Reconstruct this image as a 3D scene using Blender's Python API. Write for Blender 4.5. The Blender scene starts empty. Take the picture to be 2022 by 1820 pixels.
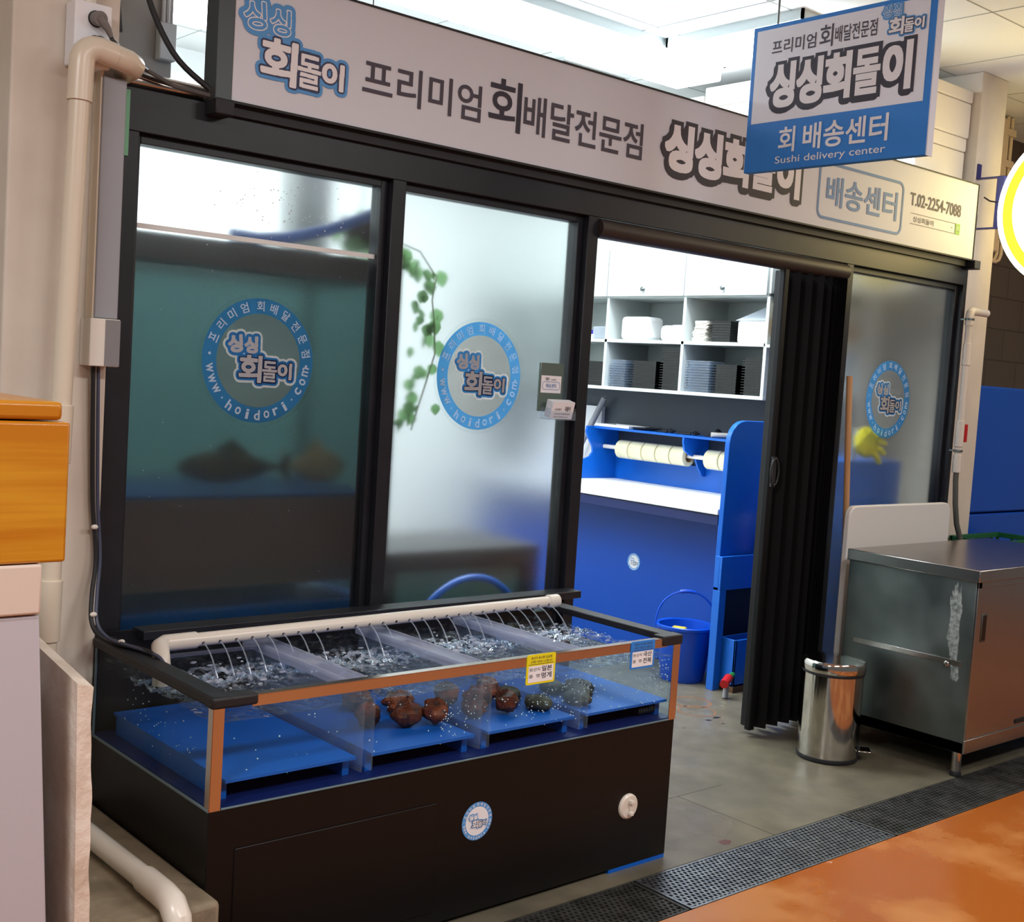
import bpy, bmesh, math, random
from mathutils import Vector, Matrix
random.seed(7)
sc = bpy.context.scene
COL = sc.collection
R_ = math.radians

# ---------------------------------------------------------------- camera
cd = bpy.data.cameras.new('camera'); cam = bpy.data.objects.new('camera', cd); COL.objects.link(cam)
YAW, PIT, ROL = 0.7155041, -0.0699427, 0.0637330
f_ = Vector((math.sin(YAW)*math.cos(PIT), math.cos(YAW)*math.cos(PIT), math.sin(PIT)))
r_ = Vector((math.cos(YAW), -math.sin(YAW), 0)); u_ = r_.cross(f_)
rr = r_*math.cos(ROL) + u_*math.sin(ROL); uu = -r_*math.sin(ROL) + u_*math.cos(ROL)
CAMP = Vector((-0.475, -3.2436, 1.5085))
cam.matrix_world = Matrix(((rr.x, uu.x, -f_.x, CAMP.x), (rr.y, uu.y, -f_.y, CAMP.y), (rr.z, uu.z, -f_.z, CAMP.z), (0, 0, 0, 1)))
cd.sensor_fit = 'HORIZONTAL'; cd.sensor_width = 36; cd.lens = 36*2423.18/2022
cd.clip_start = .05; cd.clip_end = 100
sc.camera = cam
# ---------------------------------------------------------------- world, exposure
w = bpy.data.worlds.new('hall_ambient'); sc.world = w; w.use_nodes = True
w.node_tree.nodes['Background'].inputs[0].default_value = (1.0, .99, .98, 1)
w.node_tree.nodes['Background'].inputs[1].default_value = 0.14
vs = sc.view_settings; vs.view_transform = 'Standard'; vs.look = 'None'; vs.exposure = 0.0; vs.gamma = 1; vs.use_curve_mapping = False
cy = sc.cycles
cy.use_denoising = True; cy.max_bounces = 10; cy.diffuse_bounces = 3; cy.glossy_bounces = 4
cy.transmission_bounces = 8; cy.transparent_max_bounces = 24; cy.caustics_reflective = False; cy.caustics_refractive = True
cy.sample_clamp_indirect = 6; cy.use_adaptive_sampling = True; cy.adaptive_threshold = .025
# ---------------------------------------------------------------- hall lamps over the aisle (out of frame)
def area_lamp(name, loc, sx, sy, power, col, rot=(0, 0, 0)):
    l = bpy.data.lights.new(name, 'AREA'); l.shape = 'RECTANGLE'; l.size = sx; l.size_y = sy; l.energy = power; l.color = col
    o = bpy.data.objects.new(name, l); COL.objects.link(o); o.location = loc; o.rotation_euler = rot
    return o
area_lamp('hall_lamp', (-1.6, -2.0, 3.15), 1.4, .35, 84, (1, .99, .99))
area_lamp('hall_lamp', (0.9, -3.3, 3.15), 1.4, .35, 66, (1, .99, .99))
area_lamp('hall_lamp', (3.4, -3.6, 3.15), 1.4, .35, 70, (1, .99, .99))
area_lamp('hall_lamp', (6.6, -2.6, 3.15), 1.4, .35, 40, (1, .95, .90))
# shop ceiling strip lamps
area_lamp('shop_strip_lamp', (3.35, 1.15, 3.075), 2.2, .30, 50, (.93, .98, 1))
area_lamp('shop_strip_lamp', (4.15, 0.58, 3.075), .22, .75, 26, (.93, .98, 1))
area_lamp('shop_strip_lamp', (1.9, 2.3, 3.075), 1.9, .28, 52, (.93, .98, 1))

# ================================================================ materials
def S(r, g, b):
    def c(v):
        v /= 255
        return v/12.92 if v <= .04045 else ((v+.055)/1.055)**2.4
    return (c(r), c(g), c(b), 1)
_m = {}
def pm(name, rgb, rough=.5, metal=0, noise=None, rgb2=None, bump=None, coat=0, spec=.5, emit=None, stretch=None, ramp=(.35, .65), rough2=None, detail=4):
    """principled material; optional second colour mixed in by object-space noise"""
    if name in _m: return _m[name]
    m = bpy.data.materials.new(name); m.use_nodes = True; nt = m.node_tree; p = nt.nodes['Principled BSDF']
    p.inputs['Base Color'].default_value = S(*rgb); p.inputs['Roughness'].default_value = rough; p.inputs['Metallic'].default_value = metal
    p.inputs['Specular IOR Level'].default_value = spec; p.inputs['Coat Weight'].default_value = coat
    if emit: p.inputs['Emission Color'].default_value = S(*emit[0]); p.inputs['Emission Strength'].default_value = emit[1]
    if noise or bump:
        tc = nt.nodes.new('ShaderNodeTexCoord'); mp = nt.nodes.new('ShaderNodeMapping'); nt.links.new(tc.outputs['Object'], mp.inputs[0])
        if stretch: mp.inputs['Scale'].default_value = stretch
    if noise:
        n = nt.nodes.new('ShaderNodeTexNoise'); n.inputs['Scale'].default_value = noise; n.inputs['Detail'].default_value = detail
        nt.links.new(mp.outputs[0], n.inputs[0])
        cr = nt.nodes.new('ShaderNodeValToRGB'); cr.color_ramp.elements[0].position = ramp[0]; cr.color_ramp.elements[1].position = ramp[1]
        cr.color_ramp.elements[0].color = S(*rgb); cr.color_ramp.elements[1].color = S(*(rgb2 or rgb))
        nt.links.new(n.outputs['Fac'], cr.inputs[0]); nt.links.new(cr.outputs[0], p.inputs['Base Color'])
        if rough2 is not None:
            mr = nt.nodes.new('ShaderNodeMapRange'); mr.inputs[1].default_value = ramp[0]; mr.inputs[2].default_value = ramp[1]
            mr.inputs[3].default_value = rough; mr.inputs[4].default_value = rough2
            nt.links.new(n.outputs['Fac'], mr.inputs[0]); nt.links.new(mr.outputs[0], p.inputs['Roughness'])
    if bump:
        n2 = nt.nodes.new('ShaderNodeTexNoise'); n2.inputs['Scale'].default_value = bump[0]; n2.inputs['Detail'].default_value = 5
        nt.links.new(mp.outputs[0], n2.inputs[0])
        b = nt.nodes.new('ShaderNodeBump'); b.inputs['Strength'].default_value = bump[1]; b.inputs['Distance'].default_value = bump[2] if len(bump) > 2 else .01
        nt.links.new(n2.outputs['Fac'], b.inputs['Height']); nt.links.new(b.outputs[0], p.inputs['Normal'])
    _m[name] = m
    return m
def clearmat(name, tint=(1, 1, 1), gloss=.06, rough=.03, bump=None, milky=0.0, milk=(230, 240, 250), ior=1.4, foam=None, band=None):
    """clear sheet: transparent mixed with a fresnel gloss, optional milkiness"""
    if name in _m: return _m[name]
    m = bpy.data.materials.new(name); m.use_nodes = True; nt = m.node_tree; N = nt.nodes; L = nt.links
    N.remove(N['Principled BSDF']); out = N['Material Output']
    t = N.new('ShaderNodeBsdfTransparent'); t.inputs[0].default_value = (*tint, 1)
    g = N.new('ShaderNodeBsdfGlossy'); g.inputs['Roughness'].default_value = rough
    fr = N.new('ShaderNodeFresnel'); fr.inputs[0].default_value = ior
    if bump:
        tc = N.new('ShaderNodeTexCoord'); n2 = N.new('ShaderNodeTexNoise'); n2.inputs['Scale'].default_value = bump[0]; n2.inputs['Detail'].default_value = 3
        L.new(tc.outputs['Object'], n2.inputs[0]); b = N.new('ShaderNodeBump'); b.inputs['Strength'].default_value = bump[1]; b.inputs['Distance'].default_value = .03
        L.new(n2.outputs['Fac'], b.inputs['Height']); L.new(b.outputs[0], g.inputs['Normal']); L.new(b.outputs[0], fr.inputs['Normal'])
    ge = N.new('ShaderNodeNewGeometry'); sb = N.new('ShaderNodeMath'); sb.operation = 'SUBTRACT'; sb.inputs[0].default_value = 1; L.new(ge.outputs['Backfacing'], sb.inputs[1])
    mu = N.new('ShaderNodeMath'); mu.operation = 'MULTIPLY'; L.new(fr.outputs[0], mu.inputs[0]); L.new(sb.outputs[0], mu.inputs[1])
    mx = N.new('ShaderNodeMixShader'); L.new(mu.outputs[0], mx.inputs[0]); L.new(t.outputs[0], mx.inputs[1]); L.new(g.outputs[0], mx.inputs[2])
    last = mx
    if milky:
        d = N.new('ShaderNodeBsdfDiffuse'); d.inputs[0].default_value = S(*milk)
        tr = N.new('ShaderNodeBsdfTranslucent'); tr.inputs[0].default_value = S(*milk)
        dm = N.new('ShaderNodeMixShader'); dm.inputs[0].default_value = .5; L.new(d.outputs[0], dm.inputs[1]); L.new(tr.outputs[0], dm.inputs[2])
        m2 = N.new('ShaderNodeMixShader'); m2.inputs[0].default_value = milky; L.new(mx.outputs[0], m2.inputs[1]); L.new(dm.outputs[0], m2.inputs[2])
        if foam:
            n3 = N.new('ShaderNodeTexNoise'); n3.inputs['Scale'].default_value = foam[0]; n3.inputs['Detail'].default_value = 6
            tc3 = N.new('ShaderNodeTexCoord'); L.new(tc3.outputs['Object'], n3.inputs[0])
            mr = N.new('ShaderNodeMapRange'); mr.inputs[1].default_value = foam[1]; mr.inputs[2].default_value = foam[2]; mr.inputs[4].default_value = milky
            L.new(n3.outputs['Fac'], mr.inputs[0]); L.new(mr.outputs[0], m2.inputs[0])
            if band:   # foam gathers in a strip along local y
                sx = N.new('ShaderNodeSeparateXYZ'); L.new(tc3.outputs['Object'], sx.inputs[0])
                a1 = N.new('ShaderNodeMath'); a1.operation = 'SUBTRACT'; a1.inputs[1].default_value = band[0]; L.new(sx.outputs['Y'], a1.inputs[0])
                a2 = N.new('ShaderNodeMath'); a2.operation = 'ABSOLUTE'; L.new(a1.outputs[0], a2.inputs[0])
                a3 = N.new('ShaderNodeMapRange'); a3.inputs[1].default_value = band[1]; a3.inputs[2].default_value = band[2]; a3.inputs[3].default_value = 1; a3.inputs[4].default_value = .08; L.new(a2.outputs[0], a3.inputs[0])
                a4 = N.new('ShaderNodeMath'); a4.operation = 'MULTIPLY'; L.new(mr.outputs[0], a4.inputs[0]); L.new(a3.outputs[0], a4.inputs[1]); L.new(a4.outputs[0], m2.inputs[0])
        last = m2
    L.new(last.outputs[0], out.inputs[0]); _m[name] = m
    return m
def film(name, rgb, transp=.25, transl=.4):
    """printed translucent film stuck on glass"""
    if name in _m: return _m[name]
    m = bpy.data.materials.new(name); m.use_nodes = True; nt = m.node_tree; N = nt.nodes; L = nt.links
    N.remove(N['Principled BSDF']); out = N['Material Output']
    t = N.new('ShaderNodeBsdfTransparent'); d = N.new('ShaderNodeBsdfDiffuse'); tr = N.new('ShaderNodeBsdfTranslucent')
    for q in (t, d, tr): q.inputs[0].default_value = S(*rgb)
    a = N.new('ShaderNodeMixShader'); a.inputs[0].default_value = transl; L.new(d.outputs[0], a.inputs[1]); L.new(tr.outputs[0], a.inputs[2])
    b = N.new('ShaderNodeMixShader'); b.inputs[0].default_value = transp; L.new(a.outputs[0], b.inputs[1]); L.new(t.outputs[0], b.inputs[2])
    L.new(b.outputs[0], out.inputs[0]); _m[name] = m
    return m
def frosted():
    m = pm('frosted_glass', (244, 250, 250), .21); p = m.node_tree.nodes['Principled BSDF']
    p.inputs['Transmission Weight'].default_value = 1; p.inputs['IOR'].default_value = 1.45
    return m
def emis(name, rgb, st):
    if name in _m: return _m[name]
    m = bpy.data.materials.new(name); m.use_nodes = True; nt = m.node_tree; nt.nodes.remove(nt.nodes['Principled BSDF'])
    e = nt.nodes.new('ShaderNodeEmission'); e.inputs[0].default_value = S(*rgb); e.inputs[1].default_value = st
    nt.links.new(e.outputs[0], nt.nodes['Material Output'].inputs[0]); _m[name] = m
    return m
BLACK = pm('black_aluminium', (24, 25, 31), .38, spec=.4, noise=9, rgb2=(31, 32, 38))
BLACKM = pm('black_board', (13, 11, 11), .42, spec=.3)
VINYL = pm('black_vinyl', (10, 10, 13), .5, spec=.25)
RUBBER = pm('black_rubber', (24, 24, 28), .55)
WHITEP = pm('white_panel_paint', (220, 226, 236), .55)
WHITE = pm('white_laminate', (196, 204, 203), .35)
PVCW = pm('white_pvc', (226, 218, 206), .28)
PVCC = pm('cream_pvc', (222, 210, 190), .3)
FOAM = pm('styrofoam', (232, 226, 220), .85, bump=(160, .15, .004))
BLUEP = pm('blue_plastic', (12, 94, 194), .32, spec=.4)
BLUED = pm('deep_blue_board', (9, 74, 178), .35, spec=.4)
BLUEB = pm('bucket_blue', (8, 80, 208), .3)
SIGNBLUE = pm('sign_blue', (44, 132, 222), .45)
DKTXT = pm('sign_charcoal', (74, 70, 84), .6)
DKTXT2 = pm('sign_black', (52, 50, 64), .6)
LOGOBLUE = pm('logo_blue', (84, 156, 222), .5)
LOGODARK = pm('logo_navy', (52, 58, 92), .55)
LOGOWHITE = pm('logo_white', (240, 240, 244), .5)
BOXBLUE = pm('print_blue', (96, 140, 196), .55)
STEEL = pm('brushed_steel', (168, 164, 160), .26, 1, noise=60, rgb2=(173, 169, 165), stretch=(1, 1, .05))
STEELD = pm('dull_steel', (112, 120, 119), .34, 1, noise=5, rgb2=(128, 136, 134), rough2=.46)
CHROME = pm('polished_steel', (205, 200, 192), .10, 1)
ALU = pm('aluminium_trim', (214, 200, 190), .22, 1)
ZINC = pm('galvanised_steel', (148, 152, 156), .42, 1, noise=30, rgb2=(120, 124, 130))
GALVD = pm('dirty_grate_steel', (92, 92, 90), .55, .8, noise=20, rgb2=(62, 62, 60))
GREYPVC = pm('grey_pvc', (150, 152, 158), .4)
RED = pm('red_plastic', (190, 24, 30), .4)
YELLOW = pm('yellow_plastic', (236, 222, 30), .45)
FROST = frosted()
GLASS = clearmat('tank_glass', (.92, .97, .97), ior=1.12)
ACRYL = clearmat('clear_acrylic', (.94, .96, .98), ior=1.2, milky=.07)
RAIL = clearmat('clear_rail', (.93, .95, .98), ior=1.5, milky=.38, milk=(215, 222, 240))

# ================================================================ mesh building
class B:
    def __init__(s): s.v = []; s.f = []
    def add(s, vs, fs):
        n = len(s.v); s.v += [Vector(a) for a in vs]; s.f += [tuple(i+n for i in q) for q in fs]; return s
    def box(s, x0, x1, y0, y1, z0, z1):
        return s.add([(x0,y0,z0),(x1,y0,z0),(x1,y1,z0),(x0,y1,z0),(x0,y0,z1),(x1,y0,z1),(x1,y1,z1),(x0,y1,z1)],
                     [(3,2,1,0),(4,5,6,7),(0,1,5,4),(1,2,6,5),(2,3,7,6),(3,0,4,7)])
    def obox(s, c, h, M=None):
        M = M or Matrix.Identity(3); c = Vector(c); n = len(s.v)
        s.box(-h[0], h[0], -h[1], h[1], -h[2], h[2])
        for i in range(n, len(s.v)): s.v[i] = c + M @ s.v[i]
        return s
    def tube(s, pts, r, n=12, cap=True, closed=False):
        pts = [Vector(p) for p in pts]; k = len(pts); rings = []
        rad = r if isinstance(r, (list, tuple)) else [r]*k
        prev = None
        for i, p in enumerate(pts):
            a = pts[(i-1) % k] if (i > 0 or closed) else p; b = pts[(i+1) % k] if (i < k-1 or closed) else p
            t = (b-a).normalized()
            if prev is None: x = t.orthogonal().normalized()
            else: x = (prev - t*prev.dot(t)).normalized()
            prev = x; y = t.cross(x)
            rings.append([p + (x*math.cos(2*math.pi*j/n) + y*math.sin(2*math.pi*j/n))*rad[i] for j in range(n)])
        vs = [q for g in rings for q in g]; fs = []
        for i in range(k if closed else k-1):
            for j in range(n):
                a = i*n+j; b = i*n+(j+1) % n; c = ((i+1) % k)*n
                fs.append((a, b, c+(j+1) % n, c+j))
        if cap and not closed: fs += [tuple(range(n-1, -1, -1)), tuple((k-1)*n+j for j in range(n))]
        return s.add(vs, fs)
    def lathe(s, prof, c, n=40):
        vs = []; fs = []; k = len(prof)
        for (r, z) in prof:
            for j in range(n):
                a = 2*math.pi*j/n; vs.append((c[0]+r*math.cos(a), c[1]+r*math.sin(a), c[2]+z))
        for i in range(k-1):
            for j in range(n): fs.append((i*n+j, i*n+(j+1) % n, (i+1)*n+(j+1) % n, (i+1)*n+j))
        if prof[0][0] > 1e-4: fs.append(tuple(range(n-1, -1, -1)))
        if prof[-1][0] > 1e-4: fs.append(tuple((k-1)*n+j for j in range(n)))
        return s.add(vs, fs)
    def prism(s, poly, fn, d0, d1):
        n = len(poly); vs = [fn(a, b, d0) for a, b in poly] + [fn(a, b, d1) for a, b in poly]
        fs = [tuple(range(n-1, -1, -1)), tuple(range(n, 2*n))] + [(i, (i+1) % n, n+(i+1) % n, n+i) for i in range(n)]
        return s.add(vs, fs)
    def blob(s, c, rad, n=12, m=8, amp=0, seed=0, rot=None):
        rnd = random.Random(seed); ph = [(rnd.uniform(0, 6), rnd.uniform(2, 5), rnd.uniform(2, 5)) for _ in range(3)]
        vs = []; fs = []
        for i in range(m+1):
            t = math.pi*i/m
            for j in range(n):
                a = 2*math.pi*j/n
                d = 1 + amp*sum(math.sin(p+q*t*1.3+round(r)*a) for p, q, r in ph)/3
                q = Vector((rad[0]*d*math.sin(t)*math.cos(a), rad[1]*d*math.sin(t)*math.sin(a), rad[2]*d*math.cos(t)))
                if rot: q = rot @ q
                vs.append(Vector(c)+q)
        for i in range(m):
            for j in range(n): fs.append((i*n+j, (i+1)*n+j, (i+1)*n+(j+1) % n, i*n+(j+1) % n))
        return s.add(vs, fs)
    def grid(s, fn, nu, nv):
        vs = [fn(i/nu, j/nv) for j in range(nv+1) for i in range(nu+1)]; w = nu+1
        return s.add(vs, [(j*w+i, j*w+i+1, (j+1)*w+i+1, (j+1)*w+i) for j in range(nv) for i in range(nu)])
    def xf(s, M, pivot=(0, 0, 0)):
        p = Vector(pivot); s.v = [M @ (q-p) + p for q in s.v]; return s
    def build(s, name, mat, parent=None, bevel=0, smooth=35, solid=0, clean=True):
        me = bpy.data.meshes.new(name)
        if parent is not None: o0 = worigin(parent)
        else:
            xs = [q.x for q in s.v]; ys = [q.y for q in s.v]; zs = [q.z for q in s.v]
            o0 = Vector(((min(xs)+max(xs))/2, (min(ys)+max(ys))/2, min(zs)))
        me.from_pydata([q-o0 for q in s.v], [], s.f); me.materials.append(mat)
        if clean:
            bm = bmesh.new(); bm.from_mesh(me); bmesh.ops.recalc_face_normals(bm, faces=bm.faces); bm.to_mesh(me); bm.free()
        if smooth:
            me.shade_smooth(); me.set_sharp_from_angle(angle=R_(smooth))
        o = bpy.data.objects.new(name, me); COL.objects.link(o)
        if parent is not None: o.parent = parent
        else: o.location = o0
        if solid:
            md = o.modifiers.new('solid', 'SOLIDIFY'); md.thickness = solid; md.offset = 0
        if bevel:
            md = o.modifiers.new('bevel', 'BEVEL'); md.width = bevel; md.segments = 2; md.limit_method = 'ANGLE'; md.angle_limit = R_(40)
        return o
def worigin(o):
    p = Vector(o.location)
    while o.parent: o = o.parent; p = p + Vector(o.location)
    return p
def tag(o, label, cat, group=None, kind=None):
    o['label'] = label; o['category'] = cat
    if group: o['group'] = group
    if kind: o['kind'] = kind
    return o
def thing(name, loc, label, cat, group=None):
    o = bpy.data.objects.new(name, None); COL.objects.link(o); o.location = loc; o.empty_display_size = .05
    return tag(o, label, cat, group)
def struct(o, label=None):
    o['kind'] = 'structure'
    if label: o['label'] = label
    return o
def sroot(name, loc, label=None):
    o = bpy.data.objects.new(name, None); COL.objects.link(o); o.location = loc; o['kind'] = 'structure'
    if label: o['label'] = label
    return o
def dup(root, loc, label=None):
    r = root.copy(); COL.objects.link(r); r.location = loc
    if label: r['label'] = label
    for ch in list(root.children):
        c = ch.copy(); COL.objects.link(c); c.parent = r
        for g in ch.children:
            d = g.copy(); COL.objects.link(d); d.parent = c
    return r
def arc(c, r, a0, a1, n, u=(1, 0, 0), v=(0, 0, 1)):
    c = Vector(c); u = Vector(u); v = Vector(v)
    return [c + u*r*math.cos(a0+(a1-a0)*i/n) + v*r*math.sin(a0+(a1-a0)*i/n) for i in range(n+1)]
def rrect(x0, x1, y0, y1, r, n=5):
    P = []
    for cx, cy_, a in ((x1-r, y1-r, 0), (x0+r, y1-r, 90), (x0+r, y0+r, 180), (x1-r, y0+r, 270)):
        for i in range(n+1):
            t = R_(a+90*i/n); P.append((cx+r*math.cos(t), cy_+r*math.sin(t)))
    return P
XZ = lambda a, b, d: (a, d, b)
YZ = lambda a, b, d: (d, a, b)
XY = lambda a, b, d: (a, b, d)

# ---------------------------------------------------------------- lettering
_tc = {}
def glyphs(txt, off=0.0):
    """2D mesh of a string, bounding box moved to 0..w, 0..h"""
    k = (txt, off)
    if k not in _tc:
        c = bpy.data.curves.new('t', 'FONT'); c.body = txt; c.size = 1; c.offset = off; c.resolution_u = 4
        o = bpy.data.objects.new('t', c); COL.objects.link(o); bpy.context.view_layer.update()
        me = bpy.data.meshes.new_from_object(o.evaluated_get(bpy.context.evaluated_depsgraph_get()))
        vs = [(v.co.x, v.co.y) for v in me.vertices]; fs = [tuple(p.vertices) for p in me.polygons]
        bpy.data.objects.remove(o); bpy.data.meshes.remove(me); bpy.data.curves.remove(c)
        x0 = min(v[0] for v in vs); x1 = max(v[0] for v in vs); y0 = min(v[1] for v in vs); y1 = max(v[1] for v in vs)
        _tc[k] = ([((x-x0)/(x1-x0), (y-y0)/(y1-y0)) for x, y in vs], fs)
    return _tc[k]
class Plane:
    """a drawing plane: origin, right, up, outward normal"""
    def __init__(s, o, ux, uz, n): s.o = Vector(o); s.ux = Vector(ux); s.uz = Vector(uz); s.n = Vector(n)
    def at(s, a, b, e): return s.o + s.ux*a + s.uz*b + s.n*e
def text2(b, pl, txt, x0, x1, z0, z1, off=0.0, e=.001, dil=0, nd=12, rot=0, square=False):
    """fit a string into a rectangle of the plane; dil grows the strokes by stacking shifted copies"""
    vs, fs = glyphs(txt, off); cx, cz = (x0+x1)/2, (z0+z1)/2
    sh = [(0, 0)]
    if dil:
        for i in range(nd):
            a = 2*math.pi*i/nd; c, s_ = math.cos(a), math.sin(a)
            if square: q = max(abs(c), abs(s_)); c /= q; s_ /= q
            sh.append((dil*c, dil*s_))
    cr, sr = math.cos(rot), math.sin(rot)
    for dx, dz in sh:
        P = []
        for u, v in vs:
            a = (x0+u*(x1-x0)) - cx; c = (z0+v*(z1-z0)) - cz
            P.append(pl.at(cx+a*cr-c*sr+dx, cz+a*sr+c*cr+dz, e))
        b.add(P, fs)
def flat(b, pl, poly, e):
    b.add([pl.at(x, z, e) for x, z in poly], [tuple(range(len(poly)))])
def ringflat(b, pl, cx, cz, r0, r1, e, n=64, a0=0, a1=2*math.pi):
    P = []
    for i in range(n+1):
        a = a0+(a1-a0)*i/n
        P += [pl.at(cx+r0*math.cos(a), cz+r0*math.sin(a), e), pl.at(cx+r1*math.cos(a), cz+r1*math.sin(a), e)]
    b.add(P, [(2*i, 2*i+1, 2*i+3, 2*i+2) for i in range(n)])
def strokeloop(b, pl, poly, wd, e):
    n = len(poly); c = (sum(p[0] for p in poly)/n, sum(p[1] for p in poly)/n); P = []
    for i in range(n):
        p = Vector(poly[i]); t = (Vector(poly[(i+1) % n]) - Vector(poly[i-1])).normalized(); nn = Vector((t.y, -t.x))
        P += [pl.at(*(p+nn*wd/2), e), pl.at(*(p-nn*wd/2), e)]
    b.add(P, [(2*i, 2*i+1, (2*i+3) % (2*n), (2*i+2) % (2*n)) for i in range(n)])
LOGO = (('싱', 0, .205, .66, 1.0, .10), ('싱', .25, .44, .66, .985, .03), ('회', .18, .52, 0.05, .60, -.02), ('돌', .535, .765, .07, .50, -.02), ('이', .785, 1.0, .14, .47, -.02))
import numpy as np
def grown(b, pl, items, dil, cell, e, square=False, shift=(0, 0)):
    """letters thickened by dil and merged into one flat sheet; items: (char, x0, x1, z0, z1, rot)"""
    X0 = min(i[1] for i in items)-dil-.02; X1 = max(i[2] for i in items)+dil+.02; Z0 = min(i[3] for i in items)-dil-.02; Z1 = max(i[4] for i in items)+dil+.02
    W, H = int((X1-X0)/cell)+1, int((Z1-Z0)/cell)+1; m = np.zeros((H, W), bool)
    for ch, x0, x1, z0, z1, ro in items:
        vs, fs = glyphs(ch, .012); cx, cz = (x0+x1)/2, (z0+z1)/2; cr, sr = math.cos(ro), math.sin(ro); P = []
        for u, v in vs:
            a = (x0+u*(x1-x0))-cx; c = (z0+v*(z1-z0))-cz
            P.append(((cx+a*cr-c*sr-X0)/cell, (cz+a*sr+c*cr-Z0)/cell))
        for f in fs:
            for k in range(1, len(f)-1):
                A, Bq, C = P[f[0]], P[f[k]], P[f[k+1]]
                i0, i1 = max(0, int(min(A[0], Bq[0], C[0]))), min(W-1, int(max(A[0], Bq[0], C[0]))+1)
                j0, j1 = max(0, int(min(A[1], Bq[1], C[1]))), min(H-1, int(max(A[1], Bq[1], C[1]))+1)
                gx, gy = np.meshgrid(np.arange(i0, i1+1)+.5, np.arange(j0, j1+1)+.5)
                d = lambda p, q: (q[0]-p[0])*(gy-p[1])-(q[1]-p[1])*(gx-p[0])
                d0, d1, d2 = d(A, Bq), d(Bq, C), d(C, A)
                m[j0:j1+1, i0:i1+1] |= ((d0 >= 0) & (d1 >= 0) & (d2 >= 0)) | ((d0 <= 0) & (d1 <= 0) & (d2 <= 0))
    k = int(round(dil/cell)); o = m.copy()
    for j in range(-k, k+1):
        h = k if square else int(math.sqrt(max(0, (k+.4)**2-j*j)))
        r = np.zeros_like(m)
        c = np.cumsum(np.pad(m, ((0, 0), (h+1, h))).astype(int), axis=1); r = (c[:, 2*h+1:]-c[:, :-2*h-1]) > 0
        if j >= 0: o[j:] |= r[:H-j]
        else: o[:j] |= r[-j:]
    for j in range(H):
        row = np.flatnonzero(np.diff(np.concatenate(([0], o[j].astype(np.int8), [0]))))
        for a, c in zip(row[::2], row[1::2]):
            xa, xc, za, zc = X0+a*cell+shift[0], X0+c*cell+shift[0], Z0+j*cell+shift[1], Z0+(j+1)*cell+shift[1]
            b.add([pl.at(xa, za, e), pl.at(xc, za, e), pl.at(xc, zc, e), pl.at(xa, zc, e)], [(0, 1, 2, 3)])
def logo(pl, x, z, wd, parent, e=.001, white=False, mats=None, k=1.0):
    """the two-line shop name: letters over a dark edge over a blue cloud (over a white cloud)"""
    ht = wd*.66; M = mats or (LOGOWHITE, LOGODARK, LOGOBLUE, LOGOWHITE); d = .0004*k; cell = max(.0004, wd/320)
    it = [(ch, x+a0*wd, x+a1*wd, z+b0*ht, z+b1*ht, ro) for ch, a0, a1, b0, b1, ro in LOGO]
    def lay(name, mat, parts, ee):
        b = B()
        for its, dil, sh in parts: grown(b, pl, its, dil*wd, cell, e+ee, False, sh)
        b.build(name, mat, parent, smooth=0, clean=False)
    if white: lay('logo_halo', M[3], [(it, .085, (0, 0))], 0)
    lay('logo_cloud', M[2], [(it, .052, (0, 0))], d)
    lay('logo_edge', M[1], [(it[2:], .026, (0, 0)), (it[:2], .010, (0, 0))], 2*d)
    lay('lettering', M[0], [((it[2], it[4]), .009, (0, 0)), (it[3:4], .003, (0, 0)), (it[:2], .014, (0, 0))], 3*d)
    if not white:
        lay('lettering', M[2], [(it[:2], .0021, (0, 0))], 4*d)
def bigname(pl, x0, x1, z0, z1, parent, e=.001, edge=.022, white=LOGOWHITE, dark=DKTXT):
    n = 5; wd = (x1-x0)/n; cell = wd/150
    it = [(ch, x0+i*wd+wd*.07, x0+(i+1)*wd-wd*.07, z0, z1, 0) for i, ch in enumerate('싱싱회돌이')]
    b = B(); grown(b, pl, it, edge, cell, e, True); b.build('outline', dark, parent, smooth=0, clean=False)
    b = B(); grown(b, pl, it, edge*1.05, cell, e-.0003, False, (-edge*.35, -edge*.45)); b.build('outline', dark, parent, smooth=0, clean=False)
    b = B(); grown(b, pl, (it[0], it[1], it[2], it[4]), wd*.045, cell, e+.0005, True); grown(b, pl, it[3:4], wd*.028, cell, e+.0005, True); b.build('lettering', white, parent, smooth=0, clean=False)

# ================================================================ THE SETTING
CZ = 3.2
CONC = pm('wet_concrete', (84, 79, 64), .55, noise=1.7, rgb2=(118, 111, 94), bump=(40, .12, .004), ramp=(.36, .62), rough2=.25, detail=10)
_nt = CONC.node_tree; _p = _nt.nodes['Principled BSDF']; _src = _p.inputs['Base Color'].links[0].from_socket
_n = _nt.nodes.new('ShaderNodeTexNoise'); _n.inputs['Scale'].default_value = 9; _n.inputs['Detail'].default_value = 8; _tcc = _nt.nodes.new('ShaderNodeTexCoord'); _nt.links.new(_tcc.outputs['Object'], _n.inputs[0])
_r = _nt.nodes.new('ShaderNodeMapRange'); _r.inputs[1].default_value = .3; _r.inputs[2].default_value = .7; _r.inputs[3].default_value = .78; _r.inputs[4].default_value = 1.12; _nt.links.new(_n.outputs['Fac'], _r.inputs[0])
_x = _nt.nodes.new('ShaderNodeMix'); _x.data_type = 'RGBA'; _x.blend_type = 'MULTIPLY'; _x.inputs[0].default_value = 1; _nt.links.new(_src, _x.inputs[6]); _nt.links.new(_r.outputs[0], _x.inputs[7]); _nt.links.new(_x.outputs[2], _p.inputs['Base Color'])
ORANGE = pm('orange_epoxy', (166, 86, 16), .24, noise=2.6, rgb2=(186, 118, 58), ramp=(.47, .62), rough2=.36, detail=7, coat=.2)
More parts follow.
